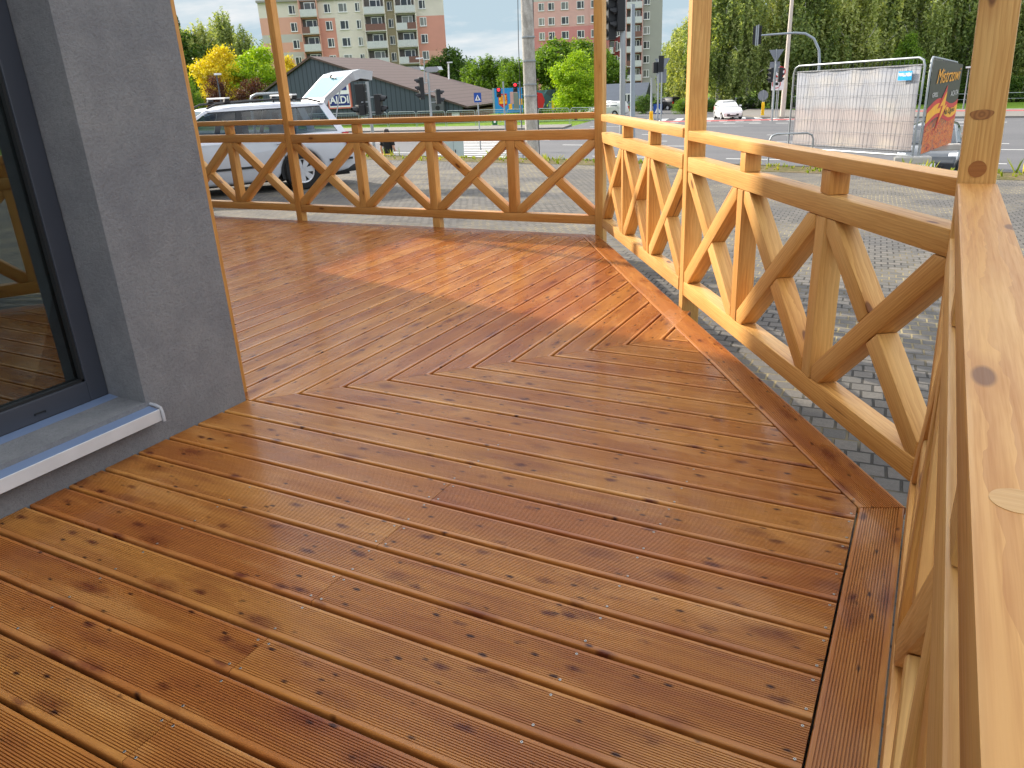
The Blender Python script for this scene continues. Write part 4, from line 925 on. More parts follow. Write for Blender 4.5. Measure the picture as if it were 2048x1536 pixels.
for y in (.36, -.36): m.box((1.05, y, .78), (.5, .48, .2)); m.box((.80, y, 1.02), (.13, .46, .5)); m.box((.77, y, 1.27), (.09, .24, .16))
m.box((.0, 0, .95), (.14, 1.2, .4)); m.box((-.02, .36, 1.2), (.08, .22, .14)); m.box((-.02, -.36, 1.2), (.08, .22, .14)); m.build('seat', SEATM, car, bevel=.04)
# trim strips, handles, lamps, bumper strips, rails
m = MB()
for s_ in (1, -1):
    for (q0, q1, q2, q3) in ((.46, 2.25, .866, .879), (-.93, -.50, .835, .868)): m = MB(); m.bx(q0, q1, s_*q2, s_*q3, .435, .472); m.build('rub_strip', BLK, car)
m = MB(); m.prism([(-1.075, .22), (-.40, .20), (-.42, .30), (-.95, .34), (-1.07, .36)], -.79, .79, 'y'); m.build('bumper_skirt', BLK, car, bevel=.03, smooth=True)
for x in (.30, 1.20):
    m = MB(); m.tube([(x-.10, .868, .79), (x-.08, .892, .80), (x+.06, .892, .795), (x+.09, .868, .785)], .014, 8); m.build('door_handle', SILVER, car, True)
m = MB()
for x in (.28, 1.12, 2.0): m.bx(x, x+.007, .858, .8745, .27, .89)
m.build('door_gap', BLK, car)
for s_ in (1, -1):
    m = MB(); m.prism([(-.955, .66), (-.915, .90), (-.80, .90), (-.88, .66)], s_*.70, s_*.842, 'y'); m.build('tail_light', LRED, car, bevel=.015)
    m = MB(); m.tube([(1.36, s_*.585, 1.40), (1.2, s_*.575, 1.462), (.2, s_*.57, 1.492), (-.35, s_*.57, 1.468), (-.56, s_*.58, 1.41)], .015, 8); m.tube([(.25, s_*.57, 1.44), (.25, s_*.57, 1.49)], .018, 6); m.build('roof_rail', BLK, car, True)
for x in (1.02, -.10):
    m = MB(); m.bx(x-.04, x+.04, -.66, .66, 1.535, 1.56); o = m.build('roof_bar', SWH, car, bevel=.01)
    for s_ in (1, -1): m = MB(); m.prism([(x-.05, 1.49), (x+.05, 1.49), (x+.035, 1.54), (x-.035, 1.54)], s_*.53, s_*.63, 'y'); m.build('bar_foot', BLK, o)
# open tailgate: closed profile turned up about the roof hinge
def rot2(p, a): return (p[0]*math.cos(a)-p[1]*math.sin(a), p[0]*math.sin(a)+p[1]*math.cos(a))
ga = R(-90); HX, HZ = -.60, 1.41
cl = [(.02, .0), (-.07, -.05), (-.40, -.47), (-.46, -.56), (-.50, -.72), (-.46, -.98)]
op = [rot2(p, ga) for p in cl]; op = [(HX+x, HZ+z) for x, z in op]
tgo = empty_child('tailgate', car, Matrix.Identity(4))
m = MB(); wds = [.60, .605, .70, .72, .70, .64]; A_, B_ = [], []
nrm_ = []
for i, (x, z) in enumerate(op):
    a = op[max(0, i-1)]; b_ = op[min(len(op)-1, i+1)]; dx, dz = b_[0]-a[0], b_[1]-a[1]; l = math.hypot(dx, dz); nrm_.append((-dz/l, dx/l))
sgn = 1 if nrm_[2][1] < 0 else -1
for i, ((x, z), w_) in enumerate(zip(op, wds)):
    nx, nz = nrm_[i]; th = .085 if i < 2 else (.12 if i == 2 else .15)
    A_.append([m.vert((x, y*w_, z)) for y in (-1, -.83, .83, 1)]); B_.append([m.vert((x+sgn*nx*th, y*w_*.97, z+sgn*nz*th)) for y in (-1, -.80, .80, 1)])
for i in range(len(op)-1):
    for j in range(3):
        if i == 1 and j == 1: continue
        m.face((A_[i][j], A_[i][j+1], A_[i+1][j+1], A_[i+1][j])); m.face((B_[i][j], B_[i+1][j], B_[i+1][j+1], B_[i][j+1]))
    m.face((A_[i][0], A_[i+1][0], B_[i+1][0], B_[i][0])); m.face((A_[i][3], B_[i][3], B_[i+1][3], A_[i+1][3]))
for (j0, j1) in ((1, 1), (2, 2)): m.face((A_[1][j0], A_[2][j0], B_[2][j0], B_[1][j0]))
for i in (1, 2): m.face((A_[i][1], A_[i][2], B_[i][2], B_[i][1]))
for i in (0, len(op)-1): m.face([A_[i][0], A_[i][1], A_[i][2], A_[i][3], B_[i][3], B_[i][2], B_[i][1], B_[i][0]])
m.build('tailgate_shell', WPAINT if False else SILVER, tgo, smooth=False)
m = MB(); off = .004
g_ = [(op[1], wds[1]*.86), (op[2], wds[2]*.86)]
m.quad(*[(p[0]-sgn*nrm_[i][0]*off, s_*w_, p[1]-sgn*nrm_[i][1]*off) for i, (p, w_), s_ in ((1, g_[0], -1), (1, g_[0], 1), (2, g_[1], 1), (2, g_[1], -1))]); 
t = NT('tailgate_glass'); t.bsdf(Base_Color=rgb(96, 138, 150), Roughness=.12, Specular_IOR_Level=.12); m.build('rear_window', t.m, tgo, fix=False)
m = MB(); q0 = Vector((op[2][0], 0, op[2][1])); q1 = Vector((op[1][0], 0, op[1][1])); nv = Vector((-sgn*nrm_[2][0], 0, -sgn*nrm_[2][1])); m.tube([q0+nv*.02, q0+nv*.035+(q1-q0)*.08], .025, 8); m.tube([q0+nv*.03+(q1-q0)*.06, q0+nv*.02+(q1-q0)*.12+Vector((0, .30, 0))], .01, 6); m.build('wiper', BLK, tgo)
m = MB(); pE = op[-1]; pD = op[-2]; m.box(((pE[0]+pD[0])/2+sgn*nrm_[4][0]*.13, 0, (pE[1]+pD[1])/2+sgn*nrm_[4][1]*.13), (.20, 1.05, .09)); m.build('inner_lining', BLK, tgo)
for s_ in (1, -1): m = MB(); m.tube([(-.76, s_*.66, 1.05), (op[2][0]*.75+op[1][0]*.25, s_*.60, op[2][1]*.75+op[1][1]*.25-.06)], .012, 8); m.build('gas_strut', ALU, tgo)
# --- small far cars
def small_car(label, M, rz, pmat, cat='car', detail=True, sc=1., group=None):
    c = empty('hatchback_car', M, rz, label=label, cat=cat, group=group)
    out = [(3.05, .30), (3.1, .52), (3.0, .68), (2.55, .86), (1.95, .96), (.4, .97), (-.62, 1.0), (-.72, .8), (-.72, .4), (-.62, .26), (-.36, .22)] + arcpts(0, .34, .28)[::-1] + [(.4, .2), (2.1, .2)] + arcpts(2.5, .34, .28)[::-1] + [(2.9, .2)]
    lower_body(c, out, .86, pmat, .07, .16, (-.72, 3.1))
    m = MB(); zs = [(.97, .80), (1.25, .70), (1.42, .60), (1.475, .45)]
    fr_ = {.97: (-.66, 1.98), 1.25: (-.56, 1.50), 1.42: (-.44, 1.15), 1.475: (-.25, .9)}
    rings = []
    for z, hw in zs: a, b_ = fr_[z]; rings.append([m.vert(p) for p in ((a, -hw*.9, z), (a+.25, -hw, z), (b_-.3, -hw, z), (b_, -hw*.86, z), (b_, hw*.86, z), (b_-.3, hw, z), (a+.25, hw, z), (a, hw*.9, z))])
    for a, b_ in zip(rings, rings[1:]):
        for j in range(8): m.face((a[j], a[(j+1) % 8], b_[(j+1) % 8], b_[j]))
    m.face(rings[-1]); m.build('cabin', pmat, c, smooth=True)
    def P(x, z, s_, o=.008): hw = .80+( .70-.80)*(z-.97)/.28 if z <= 1.25 else .70+(.60-.70)*(z-1.25)/.17; return (x, s_*(hw+o), z)
    for s_ in (1, -1):
        for poly in ([(-.25, 1.02), (.55, 1.01), (.50, 1.37), (-.18, 1.36)], [(.64, 1.01), (1.58, 1.01), (1.15, 1.28), (.85, 1.37), (.6, 1.37)]):
            m = MB(); m.face([m.vert(P(x, z, s_)) for x, z in poly]); m.build('side_window', CGD, c)
        for x in (0, 2.5): wheel(c, x, s_*.845, .30, -s_, 5)
        m = MB(); m.box((1.62, s_*.93, 1.03), (.14, .18, .13)); m.build('wing_mirror', BLK if pmat is not WPAINT else pmat, c, bevel=.03)
        m = MB(); m.prism([(2.62, .68), (2.98, .60), (2.96, .72), (2.60, .82)], s_*.55, s_*.79, 'y'); m.build('headlight', LWHT, c, bevel=.02)
        m = MB(); m.box((-.70, s_*.66, .82), (.08, .2, .24)); m.build('tail_light', LRED, c, bevel=.02)
    m = MB(); m.quad((1.93, -.62, 1.0), (1.93, .62, 1.0), (1.19, .50, 1.415), (1.19, -.50, 1.415)); m.build('windscreen', CGD, c)
    m = MB(); m.prism([(.22, .33), (-.22, .33), (-.52, .46), (-.42, .27), (.42, .27), (.52, .46)][::-1], 3.0, 3.108, 'x') if False else m.box((3.06, 0, .40), (.1, .95, .16)); m.build('grille', BLK, c, bevel=.03)
    m = MB(); m.box((3.115, 0, .46), (.015, .52, .11)); m.build('number_plate', SWH, c)
    return c
def face_to(p, turn): return math.atan2(-p.y, -p.x)+turn
wc = gp(1448, 236.5); small_car('small white hatchback turning at the crossroads before the birches', wc, face_to(wc, R(13)), WPAINT)
p_ = gp(1880, 292); p_ = foot(1866, 290, 24.5); small_car('dark car mostly hidden behind the end of the banner fence', p_, R(-92), DPAINT)
p_ = foot(1345, 240, 92); small_car('black car half hidden behind the bushes near the lamp poles', p_, R(150), BLK)
p_ = foot(1238, 224, 76); small_car('white car parked in front of the yellow house', p_, R(170), WPAINT)
p_ = foot(1215, 224, 80); small_car('white van-like car behind the corner post at the yellow house', p_, R(175), WPAINT)
# ------------------------------------------------------------ street furniture
GAL = plain('galvanised_pole', rgb(158, 164, 168), .45, .5, .08, 2.); POLEG = plain('painted_grey_pole', rgb(140, 150, 158), .5, .1, .06, 2.); BLKH = plain('signal_black', rgb(24, 26, 30), .5, 0, .08); SBACK = plain('sign_back_grey', rgb(126, 130, 138), .6, .2, .05, 2.)
SBLUE = plain('sign_blue_face', rgb(20, 70, 150), .4, 0, .03); SREDF = plain('sign_red', rgb(196, 30, 34), .4, 0, .03); YEL = plain('bollard_yellow', rgb(236, 190, 10), .45, 0, .05, 2.); SBLK = plain('sign_black', rgb(18, 18, 18), .5)
t = NT('lit_red_lens'); e = t.n('Emission', Color=(1., .02, .03, 1), Strength=2.2); t.t.links.new(e.outputs[0], t.out.inputs[0]); LITRED = t.m
LENS = plain('dark_lens', rgb(46, 40, 40), .2)
def toward(p, turn=0.): return math.atan2(p.y, p.x) - math.pi/2 + turn      # local -y faces the camera
def at_ground(u, d): p = foot(u, 200, d); return p
def pole(m, x, y, z0, z1, r, r2=None): m.tube([(x, y, z0), (x, y, z1)], [r, r2 or r], 12)
def signal_head(parent, M, n=3, lit=None, lens=.1, back=False, name='signal_head'):
    """housing with n lenses and visors facing local -y"""
    h = .34*n; hd = empty_child(name, parent, M)
    m = MB(); m.bx(-.17, .17, -.10, .12, -h/2, h/2); m.build('housing', BLKH, hd, bevel=.02)
    if back: m = MB(); m.bx(-.33, .33, .0, .012, -h/2-.16, h/2+.16); m.build('backboard', BLKH, hd)
    for k in range(n):
        z = h/2-.17-.34*k
        m = MB(); m.tube([(0, -.10, z), (0, -.115, z)], lens, 16); m.build('lens', LITRED if lit == k else LENS, hd)
        m = MB(); ar = [(math.cos(a)*.125, math.sin(a)*.125) for a in np.linspace(-.5, math.pi+.5, 11)]
        for (a, b_), (c_, d_) in zip(ar, ar[1:]): m.quad((a, -.10, z+b_), (c_, -.10, z+d_), (c_, -.30 if d_ > 0 else -.2, z+d_-.02), (a, -.30 if b_ > 0 else -.2, z+b_-.02))
        m.build('visor', BLKH, hd, fix=False)
    return hd
def T_(x, y, z, rz=0): return Matrix.Translation((x, y, z)) @ Matrix.Rotation(rz, 4, 'Z')
# concrete pole with cables
b0 = at_ground(1058, 21.5); cp = empty('concrete_pole', b0, label='stout pale concrete pole with black cables behind the railing', cat='pole')
t = NT('spun_concrete'); oc = t.coord(); n1 = t.noise(t.mapping(oc, (6, 6, 2.5)), 1., 5, .65); n2 = t.noise(oc, 30., 3); c = t.mix(t.ramp(n1, (.35, 0.), (.7, 1.)), rgb(150, 146, 138), rgb(204, 200, 192)); c = t.mix(t.ramp(n2, (.4, .3), (.6, 0.)), c, rgb(118, 114, 108)); t.bsdf(Base_Color=c, Roughness=.9); CONC = t.m
top = Vector((.04, .02, zof(1056, -120, 21.5)-b0.z)); m = MB(); m.tube([(.06, 0, -.3), (top.x-.02, top.y, top.z+1)], [.20, .145], 22); m.build('shaft', CONC, cp, True)
for zz in (2.6, 2.9, 4.1, 1.7, 3.5): m = MB(); m.tube([(.05, 0, zz), (.05, 0, zz+.035)], [.188, .188], 22); m.build('steel_band', GAL, cp, True)
for off, r in ((.20, .016), (.245, .028), (-.215, .010)):
    m = MB(); v = cR*off; m.tube([(v.x, v.y-.03, 0), (v.x, v.y-.04, 1.9), (v.x*.94-.01, v.y-.04, 2.7), (v.x*.86-.03, v.y-.03, 4.0), (v.x*.78+top.x, v.y*.8, top.z+1)], r, 8); m.build('cable', BLKH, cp, True)
# signals at the near kerb
def signal_post(label, u, vt, d, heads, r=.06, extra=None, tilt=0):
    b = at_ground(u, d); root = empty('traffic_light', b, toward(b), label=label, cat='traffic light'); H = zof(u, vt, d)-b.z
    m = MB(); pole(m, 0, 0, -.1, H, r, r*.9); m.build('pole', GAL, root, True)
    for (dx, v, rz, n, lit, back, dy) in heads:
        z = zof(u, v, d)-b.z; signal_head(root, T_(dx, dy, z, rz), n, lit, .1, back)
        m = MB(); m.tube([(0, 0, z+.25), (dx*.8, dy*.8, z+.25)], .022, 6); m.tube([(0, 0, z-.25), (dx*.8, dy*.8, z-.25)], .022, 6); m.build('bracket', GAL, root)
    return root, b, H
signal_post('traffic light with two black heads on a bent bracket behind the open tailgate', 738, 163, 27, [(-.26, 198, R(180-20), 3, None, False, .1), (.33, 210, R(75), 2, None, False, .05), (-.35, 219, R(-70), 1, None, False, -.05)])
signal_post('traffic light with side visors in front of the brown shop roof', 860, 145, 38, [(-.38, 176, R(-80), 3, None, False, 0), (.42, 194, R(100), 2, None, False, .05)])
signal_post('pedestrian light showing red, left one before the blue billboard', 1008, 163, 56, [(-.36, 184, 0, 2, 0, False, 0)])
signal_post('pedestrian light showing red beside the concrete pole', 1041, 162, 58, [(-.36, 174, 0, 2, 0, False, 0), (.35, 182, R(80), 1, None, False, 0)])
signal_post('large traffic light high beside the corner post, black visors to the left', 1245, -20, 22, [(-.10, 22, R(-72), 3, None, False, .0), (-.30, -60, R(-60), 3, None, False, .2), (-.34, 38, R(-78), 3, None, False, .12)], .085)
signal_post('traffic light seen from behind, left of the triangular sign pole', 1316, 117, 52, [(.16, 128, R(175), 3, None, False, -.1), (-.22, 135, R(200), 2, None, False, 0)])
signal_post('traffic light with white lens rims beside the no-lorry sign', 1547, 128, 58, [(-.32, 150, R(-60), 3, None, False, 0), (.36, 150, R(120), 3, None, False, 0)])
# lamp and plain poles
def lamp(name, label, cat, u, vt, d, r, ut=None, head=None, mat=None):
    b = at_ground(u, d); qd = ray(ut if ut is not None else u, vt); q0 = ray(u, 200)*d; p1 = CAM+qd*(math.hypot(q0.x, q0.y)/math.hypot(qd.x, qd.y))-b; root = empty(name, b, label=label, cat=cat)
    m = MB(); m.tube([(0, 0, -.1), (p1.x*.25, p1.y*.25, p1.z*.25), (p1.x*.26, p1.y*.26, p1.z*.26), p1], [r*1.2, r*1.15, r, r*.75], 12); m.build('pole', mat or GAL, root, True)
    if head:
        m = MB(); hx = cR*head[0]; q = p1; m.tube([q+Vector((0, 0, -.05)), q+hx*.2+Vector((0, 0, .1)), q+hx+Vector((0, 0, .08))], [.04, .05, .04], 8); m.box(tuple(q+hx+Vector((0, 0, .06))), (head[1], head[1], .14)); m.build('lamp_head', LWHT, root, bevel=.03)
    return root
lamp('steel_pole', 'thick grey steel pole with a stepped joint right of the corner post', 'pole', 1266, 8, 25, .085, None, None, POLEG)
lamp('lamp_post', 'tall slightly leaning pale lamp column beside the wire fence', 'lamp post', 1567, -60, 62.6, .17, 1589, None, plain('pale_column', rgb(196, 184, 172), .7, 0, .06, 1.))
lamp('lamp_post', 'park lamp with a round white head before the yellow tree', 'lamp post', 441, 150, 62, .06, 433, (.1, .4), plain('dark_pole', rgb(74, 80, 86), .5))
lamp('lamp_post', 'thin lamp with flat head behind the shop roof ridge', 'lamp post', 848, 118, 84, .07, None, (-.55, .5))
lamp('lamp_post', 'short white lamp at the right end of the shop roof', 'lamp post', 897, 126, 96, .12, None, (.15, .5), SWH)
lamp('steel_pole', 'short grey pole rising from the yellow bollard', 'pole', 1303, 156, 64, .09)
lamp('steel_pole', 'thin lamp pole in front of the grey roofed yellow house', 'pole', 1243, 173, 60, .07)
lamp('lamp_post', 'slim sign pole with round back beyond the banner fence', 'pole', 1929, 136, 66, .05, 1938, (.0, .5), SBACK)
# mast arm signal
b = at_ground(1632, 60); ms_ = empty('mast_arm_signal', b, toward(b), label='overhead traffic light seen from behind on a curved grey arm', cat='traffic light')
zt = zof(1590, 65, 60)-b.z; k_ = 60/FPX
m = MB(); m.tube([(0, 0, -.1), (0, 0, zt-2.2), (-.12, 0, zt-1.3), (-.55, 0, zt-.5), (-1.2, 0, zt-.1), (-2.0, 0, zt), (-4.45, 0, zt-.02)], [.11, .10, .095, .09, .085, .08, .06], 12); m.build('pole', POLEG, ms_, True)
hd = signal_head(ms_, T_(-4.75, .12, zt, R(180)), 3, None, .1, True); m = MB(); m.bx(-4.72, -4.62, -.14, -.10, zt-.75, zt+.75); m.bx(-4.86, -4.76, -.12, -.1, zt-.75, zt+.7); m.build('mounting_rail', GAL, ms_)
# signs
def sign(name, label, u, v, d, shape, s, back=True, vb=None, sub=None, lot=False, r=.035, rz=0):
    b = at_ground(u, d); root = empty(name, b, toward(b)+rz, label=label, cat='road sign'); z = zof(u, v, d)-b.z; f = -.045 if not back else .045
    m = MB(); pole(m, 0, 0, -.1, z+s*.55, r); m.build('pole', GAL, root, True)
    pts = {'tri': [(-s*.58, s*.5), (s*.58, s*.5), (0, -s*.5)], 'disc': [(s/2*math.cos(a), s/2*math.sin(a)) for a in np.linspace(0, 6.283, 28, endpoint=False)], 'sq': rect(-s/2, s/2, -s/2, s/2), 'tall': rect(-s*.38, s*.38, -s/2, s/2)}[shape]
    m = MB(); m.prism([(x, zz+z) for x, zz in pts], f-.01, f+.01, 'y'); pl_ = m.build('plate', SBACK if back else SWH, root)
    return root, z, f
sign('road_sign', 'grey back of a give-way sign on the pole before the birch', 1323, 131, 56, 'tri', .95)
sign('road_sign', 'grey square sign back below the give-way sign at left', 1322, 152, 56.4, 'tall', .95)
sign('road_sign', 'grey back of a give-way sign above the wire fence', 1546, 113, 60, 'tri', .95)
sign('road_sign', 'grey square sign back under the right give-way sign', 1544.6, 134, 60.4, 'sq', .75)
sign('road_sign', 'round grey sign back standing on the yellow bollard', 1525.5, 191, 66, 'disc', .85)
rt, z, f = sign('road_sign', 'no lorries sign, white disc with red ring and black lorry', 1556, 144, 62, 'disc', .85, False)
m = MB(); n = 28
for j in range(n):
    a0, a1 = 2*math.pi*j/n, 2*math.pi*(j+1)/n; m.quad(*[(q*math.cos(a), f-.014, z+q*math.sin(a)) for q, a in ((.425, a0), (.425, a1), (.34, a1), (.34, a0))])
m.build('ring', SREDF, rt, fix=False); m = MB(); m.bx(-.22, .06, f-.018, f-.012, z-.07, z+.1); m.bx(.08, .22, f-.018, f-.012, z-.07, z+.05); m.tube([(-.12, f-.012, z-.1), (-.12, f-.02, z-.1)], .045, 10); m.tube([(.14, f-.012, z-.1), (.14, f-.02, z-.1)], .045, 10); m.build('lorry_symbol', SBLK, rt)
rt, z, f = sign('road_sign', 'square white sign with a ringed symbol under the no lorries sign', 1553, 168, 62.3, 'sq', .95, False)
m = MB()
for j in range(n):
    a0, a1 = 2*math.pi*j/n, 2*math.pi*(j+1)/n; m.quad(*[(q*math.cos(a)-.1, f-.014, z+q*math.sin(a)) for q, a in ((.34, a0), (.34, a1), (.28, a1), (.28, a0))])
m.build('ring', SREDF, rt, fix=False); m = MB(); m.bx(-.24, .04, f-.016, f-.012, z-.1, z+.12); m.build('symbol', SBLK, rt)
def crossing(label, u, v, d, s):
    rt, z, f = sign('pedestrian_crossing_sign', label, u, v, d, 'sq', s, False); rt['category'] = 'road sign'
    m = MB(); m.bx(-s*.5, s*.5, f-.014, f-.011, z-s*.62, z+s*.62); m.build('blue_face', SBLUE, rt); m = MB(); m.prism([(-s*.38, z-s*.38), (s*.38, z-s*.38), (0, z+s*.36)], f-.020, f-.016, 'y'); m.build('white_triangle', SWH, rt)
    m = MB(); m.tube([(0, f-.021, z+s*.10), (0, f-.024, z+s*.10)], s*.055, 10); m.prism([(-s*.07, z+s*.03), (s*.07, z+s*.03), (s*.10, z-s*.12), (s*.13, z-s*.33), (s*.06, z-s*.33), (0, z-s*.16), (-s*.09, z-s*.33), (-s*.15, z-s*.33), (-s*.08, z-s*.12)], f-.024, f-.021, 'y'); m.build('walker_symbol', SBLK, rt)
crossing('blue pedestrian crossing sign before the end of the shop', 955.5, 195, 38, .36)
crossing('small blue pedestrian crossing sign behind the yellow bollard', 1316, 219, 80, .9)
# yellow bollards
def bollard(label, u, v0, v1, d, w):
    b = at_ground(u, d); root = empty('yellow_bollard', b, toward(b), label=label, cat='bollard'); z0, z1 = 0, zof(u, v1, d)-b.z
    m = MB(); m.prism([(-w, .0), (w, .0), (w*.9, .12), (w*.75, .2), (w*.75, z1*.9), (w*.55, z1), (-w*.55, z1), (-w*.75, z1*.9), (-w*.75, .2), (-w*.9, .12)], -w*.75, w*.75, 'y'); m.build('shell', YEL, root, bevel=.04, smooth=True)
    m = MB(); m.bx(-w*.32, w*.32, -w*.78, -w*.74, z1*.2, z1*.8); m.build('reflector_panel', plain('reflector_amber', rgb(222, 160, 10), .3), root)
bollard('fat yellow bollard behind the angled handrail', 1303, 238, 222, 64, .2)
bollard('tall yellow bollard right of the small white hatchback', 1527, 231, 204, 66, .17)
b = at_ground(2079, 13.5); b.z = lotz(b.x, b.y); rt = empty('yellow_post', b, label='yellow rounded marker at the right edge near the verge', cat='bollard'); m = MB(); m.tube([(0, 0, -.1), (0, 0, .16), (0, 0, .24), (0, 0, .27)], [.05, .05, .045, .02], 14); m.build('cap', YEL, rt, True)
# segment railings along the far pavement (one thing per segment)
def guard(p0, p1, H, bars, name, label, group, mid=False, r=.028, i=0):
    d = (p1-p0); L = Vector((d.x, d.y, 0)).length; rz = math.atan2(d.y, d.x); root = empty(name, p0, rz, label=label, cat='barrier', group=group); dz = d.z; c_ = .16
    m = MB(); m.tube([(.03, 0, -.1), (.03, 0, H-c_), (.03+c_*.3, 0, H-c_*.3), (.03+c_, 0, H), (L-.03-c_, 0, H+dz), (L-.03-c_*.3, 0, H-c_*.3+dz), (L-.03, 0, H-c_+dz), (L-.03, 0, -.1+dz)], r, 8); m.build('hoop', GAL, root, True)
    m = MB(); m.tube([(.03, 0, .18 if bars else H*.55), (L-.03, 0, (.18 if bars else H*.55)+dz)], r*.75, 6); m.build('lower_rail', GAL, root)
    if bars:
        m = MB(); nb = 11
        m.tube([(.03, 0, H-.16), (L-.03, 0, H-.16+dz)], .014, 6)
        for k in range(1, nb): x = L*k/nb; m.tube([(x, 0, .18), (x, 0, H-.16)], .010, 5)
        m.build('bar_infill', GAL, root)
    return root
A0, A1 = gp(640, 256), gp(1000, 249.2); A2 = gp(1230, 244); 
line = [gp(560, 256), gp(700, 253.5), gp(830, 251), gp(1000, 248), gp(1230, 244)]
seg_pts = []
for a, b_ in zip(line, line[1:]):
    L = (b_-a).length; 
    while True:
        if not seg_pts: seg_pts.append(a.copy())
        d = (b_-seg_pts[-1]); 
        if Vector((d.x, d.y, 0)).length < 2.9: break
        q = seg_pts[-1]+d.normalized()*2.86; q.z = roadz(q.x, q.y); seg_pts.append(q)
for i, (a, b_) in enumerate(zip(seg_pts, seg_pts[1:])): guard(a, b_-(b_-a)*.03, 1.2, True, 'guard_railing', 'grey barred guard rail segment between the far pavement and the grass', 'guard rail segments along the far pavement')
pr = [gp(u, v) for u, v in ((1880, 214), (1941, 212.5), (2004, 211), (2068, 210))]
for a, b_ in zip(pr, pr[1:]): guard(a, b_-(b_-a)*.03, 1.15, False, 'guard_railing', 'two-rail grey guard railing segment on the grass below the birches at right', 'guard rail segments at the right')
# hoops
def hoop(label, p, rz, L, H, r=.03, rc=.25):
    root = empty('steel_hoop', p, rz, label=label, cat='barrier'); m = MB(); m.tube([(0, 0, -.2), (0, 0, H-rc), (rc*.3, 0, H-rc*.3), (rc, 0, H), (L-rc, 0, H), (L-rc*.3, 0, H-rc*.3), (L, 0, H-rc), (L, 0, -.2)], r, 10); m.build('hoop', GAL, root, True)
p_ = foot(500, 200, 31); hoop('large bent galvanised tube hoop behind the estate car roof', p_, math.atan2(cR.y, cR.x), 1.75, zof(520, 188, 31)-p_.z, .055, .3)
p_ = foot(1539, 285, 17.6, True); hoop('low bent steel hoop left of the banner fence', p_, math.atan2(cR.y, cR.x)-.2, .95, zof(1548, 266, 17.6)-p_.z, .022, .14)
# wire fence panels with banners
def heras(label, pa, pb, H, bn, extra=None):
    d = pb-pa; L = Vector((d.x, d.y, 0)).length; root = empty('wire_fence_panel', pa, math.atan2(d.y, d.x), label=label, cat='fence'); dz = d.z; rc = .16
    def Z(x, z): return z+dz*x/L
    m = MB(); m.tube([(.0, 0, .04), (0, 0, H-rc), (rc*.3, 0, H-rc*.3), (rc, 0, Z(rc, H)), (L-rc, 0, Z(L, H)), (L-rc*.3, 0, Z(L, H-rc*.3)), (L, 0, Z(L, H-rc)), (L, 0, Z(L, .04))], .021, 10); m.tube([(0, 0, .14), (L, 0, Z(L, .14))], .019, 8); m.build('frame', GAL, root, True)
    m = MB(); WIRE = plain('fence_wire', rgb(120, 124, 130), .5, .4)
    for k in range(1, int(L/.105)): x = k*.105; m.tube([(x, -.012, Z(x, .15)), (x, -.012, Z(x, H-.02))], .0032, 4, False)
    for z in np.linspace(.30, H-.18, 7): m.tube([(0, -.014, z), (L, -.014, Z(L, z))], .0036, 4, False)
    m.build('mesh_wires', WIRE, root)
    return root, L, Z
fa = gl(1575, 306.5); fb = gl(1823, 326); fc = gl(1889, 299)
zt_ = 2.0
root, L, Z = heras('wire fence panel backed by a pale faded banner at the verge', fa, fb, 1.98, None)
t = NT('faded_banner_back'); oc = t.coord(); n1 = t.noise(t.mapping(oc, (1.1, 1, 1.6)), 1., 4, .6); sx = t.n('SeparateXYZ'); t.set(sx.inputs[0], oc); n2 = t.noise(t.mapping(oc, (9, 1, 7)), 1., 3)
zz = t.math('ADD', sx.outputs[2], t.math('MULTIPLY', t.math('SUBTRACT', n1, .5), .9)); c = t.ramp(t.math('MULTIPLY', zz, .5), (.15, rgb(178, 170, 168)), (.45, rgb(182, 172, 170)), (.56, rgb(178, 179, 183)), (.9, rgb(176, 180, 190)))
c = t.mix(t.ramp(n1, (.52, 0.), (.66, .4)), c, rgb(214, 204, 186)); c = t.mix(t.ramp(n2, (.5, 0.), (.7, .06)), c, rgb(160, 156, 158)); d_ = t.n('BsdfPrincipled', Base_Color=c, Roughness=.6); tr_ = t.n('BsdfTranslucent'); t.set(tr_.inputs[0], c); mm = t.n('MixShader'); mm.inputs[0].default_value = .22; t.set(mm.inputs[1], d_); t.set(mm.inputs[2], tr_); t.t.links.new(mm.outputs[0], t.out.inputs[0]); BNR = t.m
bn = empty('banner', fa, math.atan2((fb-fa).y, (fb-fa).x), label='large pale washed-out banner seen from behind through the wire fence', cat='banner')
m = MB(); nx, nz = 30, 14
gr = [[m.vert((.10+(L-.2)*i/nx, .03+.014*math.sin(i*.9+j*.3), Z(.1+(L-.2)*i/nx, .22+(1.62)*j/nz))) for i in range(nx+1)] for j in range(nz+1)]
for j in range(nz):
    for i in range(nx): m.face((gr[j][i], gr[j][i+1], gr[j+1][i+1], gr[j+1][i]))
m.build('sheet', BNR, bn, True); HEM = plain('banner_hem_grey', rgb(112, 114, 118), .7)
for zq in (1.84, .22): m = MB(); m.tube([(.08, .03, Z(.08, zq)), (L-.08, .03, Z(L, zq))], .02, 8); m.build('hem_rod', HEM, bn)
lb = empty('fence_label', bn.matrix_basis @ Vector((L-.42, -.03, Z(L-.42, 1.66))), math.atan2((fb-fa).y, (fb-fa).x), label='small bright blue maker plate on the wire fence', cat='sign'); m = MB(); m.bx(-.17, .17, -.01, .0, -.085, .085); m.build('plate', plain('label_cyan', rgb(28, 164, 226), .4), lb); text_mesh('WALLMEN', .085, SWH, lb, frame((0, -.012, .02), (1, 0, 0), ZUP, (0, -1, 0)), extrude=.001, bold=.004, sx=.8)
root2, L2, Z2 = heras('wire fence panel turned away, carrying the black flame banner', fb+Vector((.10, .05, 0)), fc, 1.98, None)
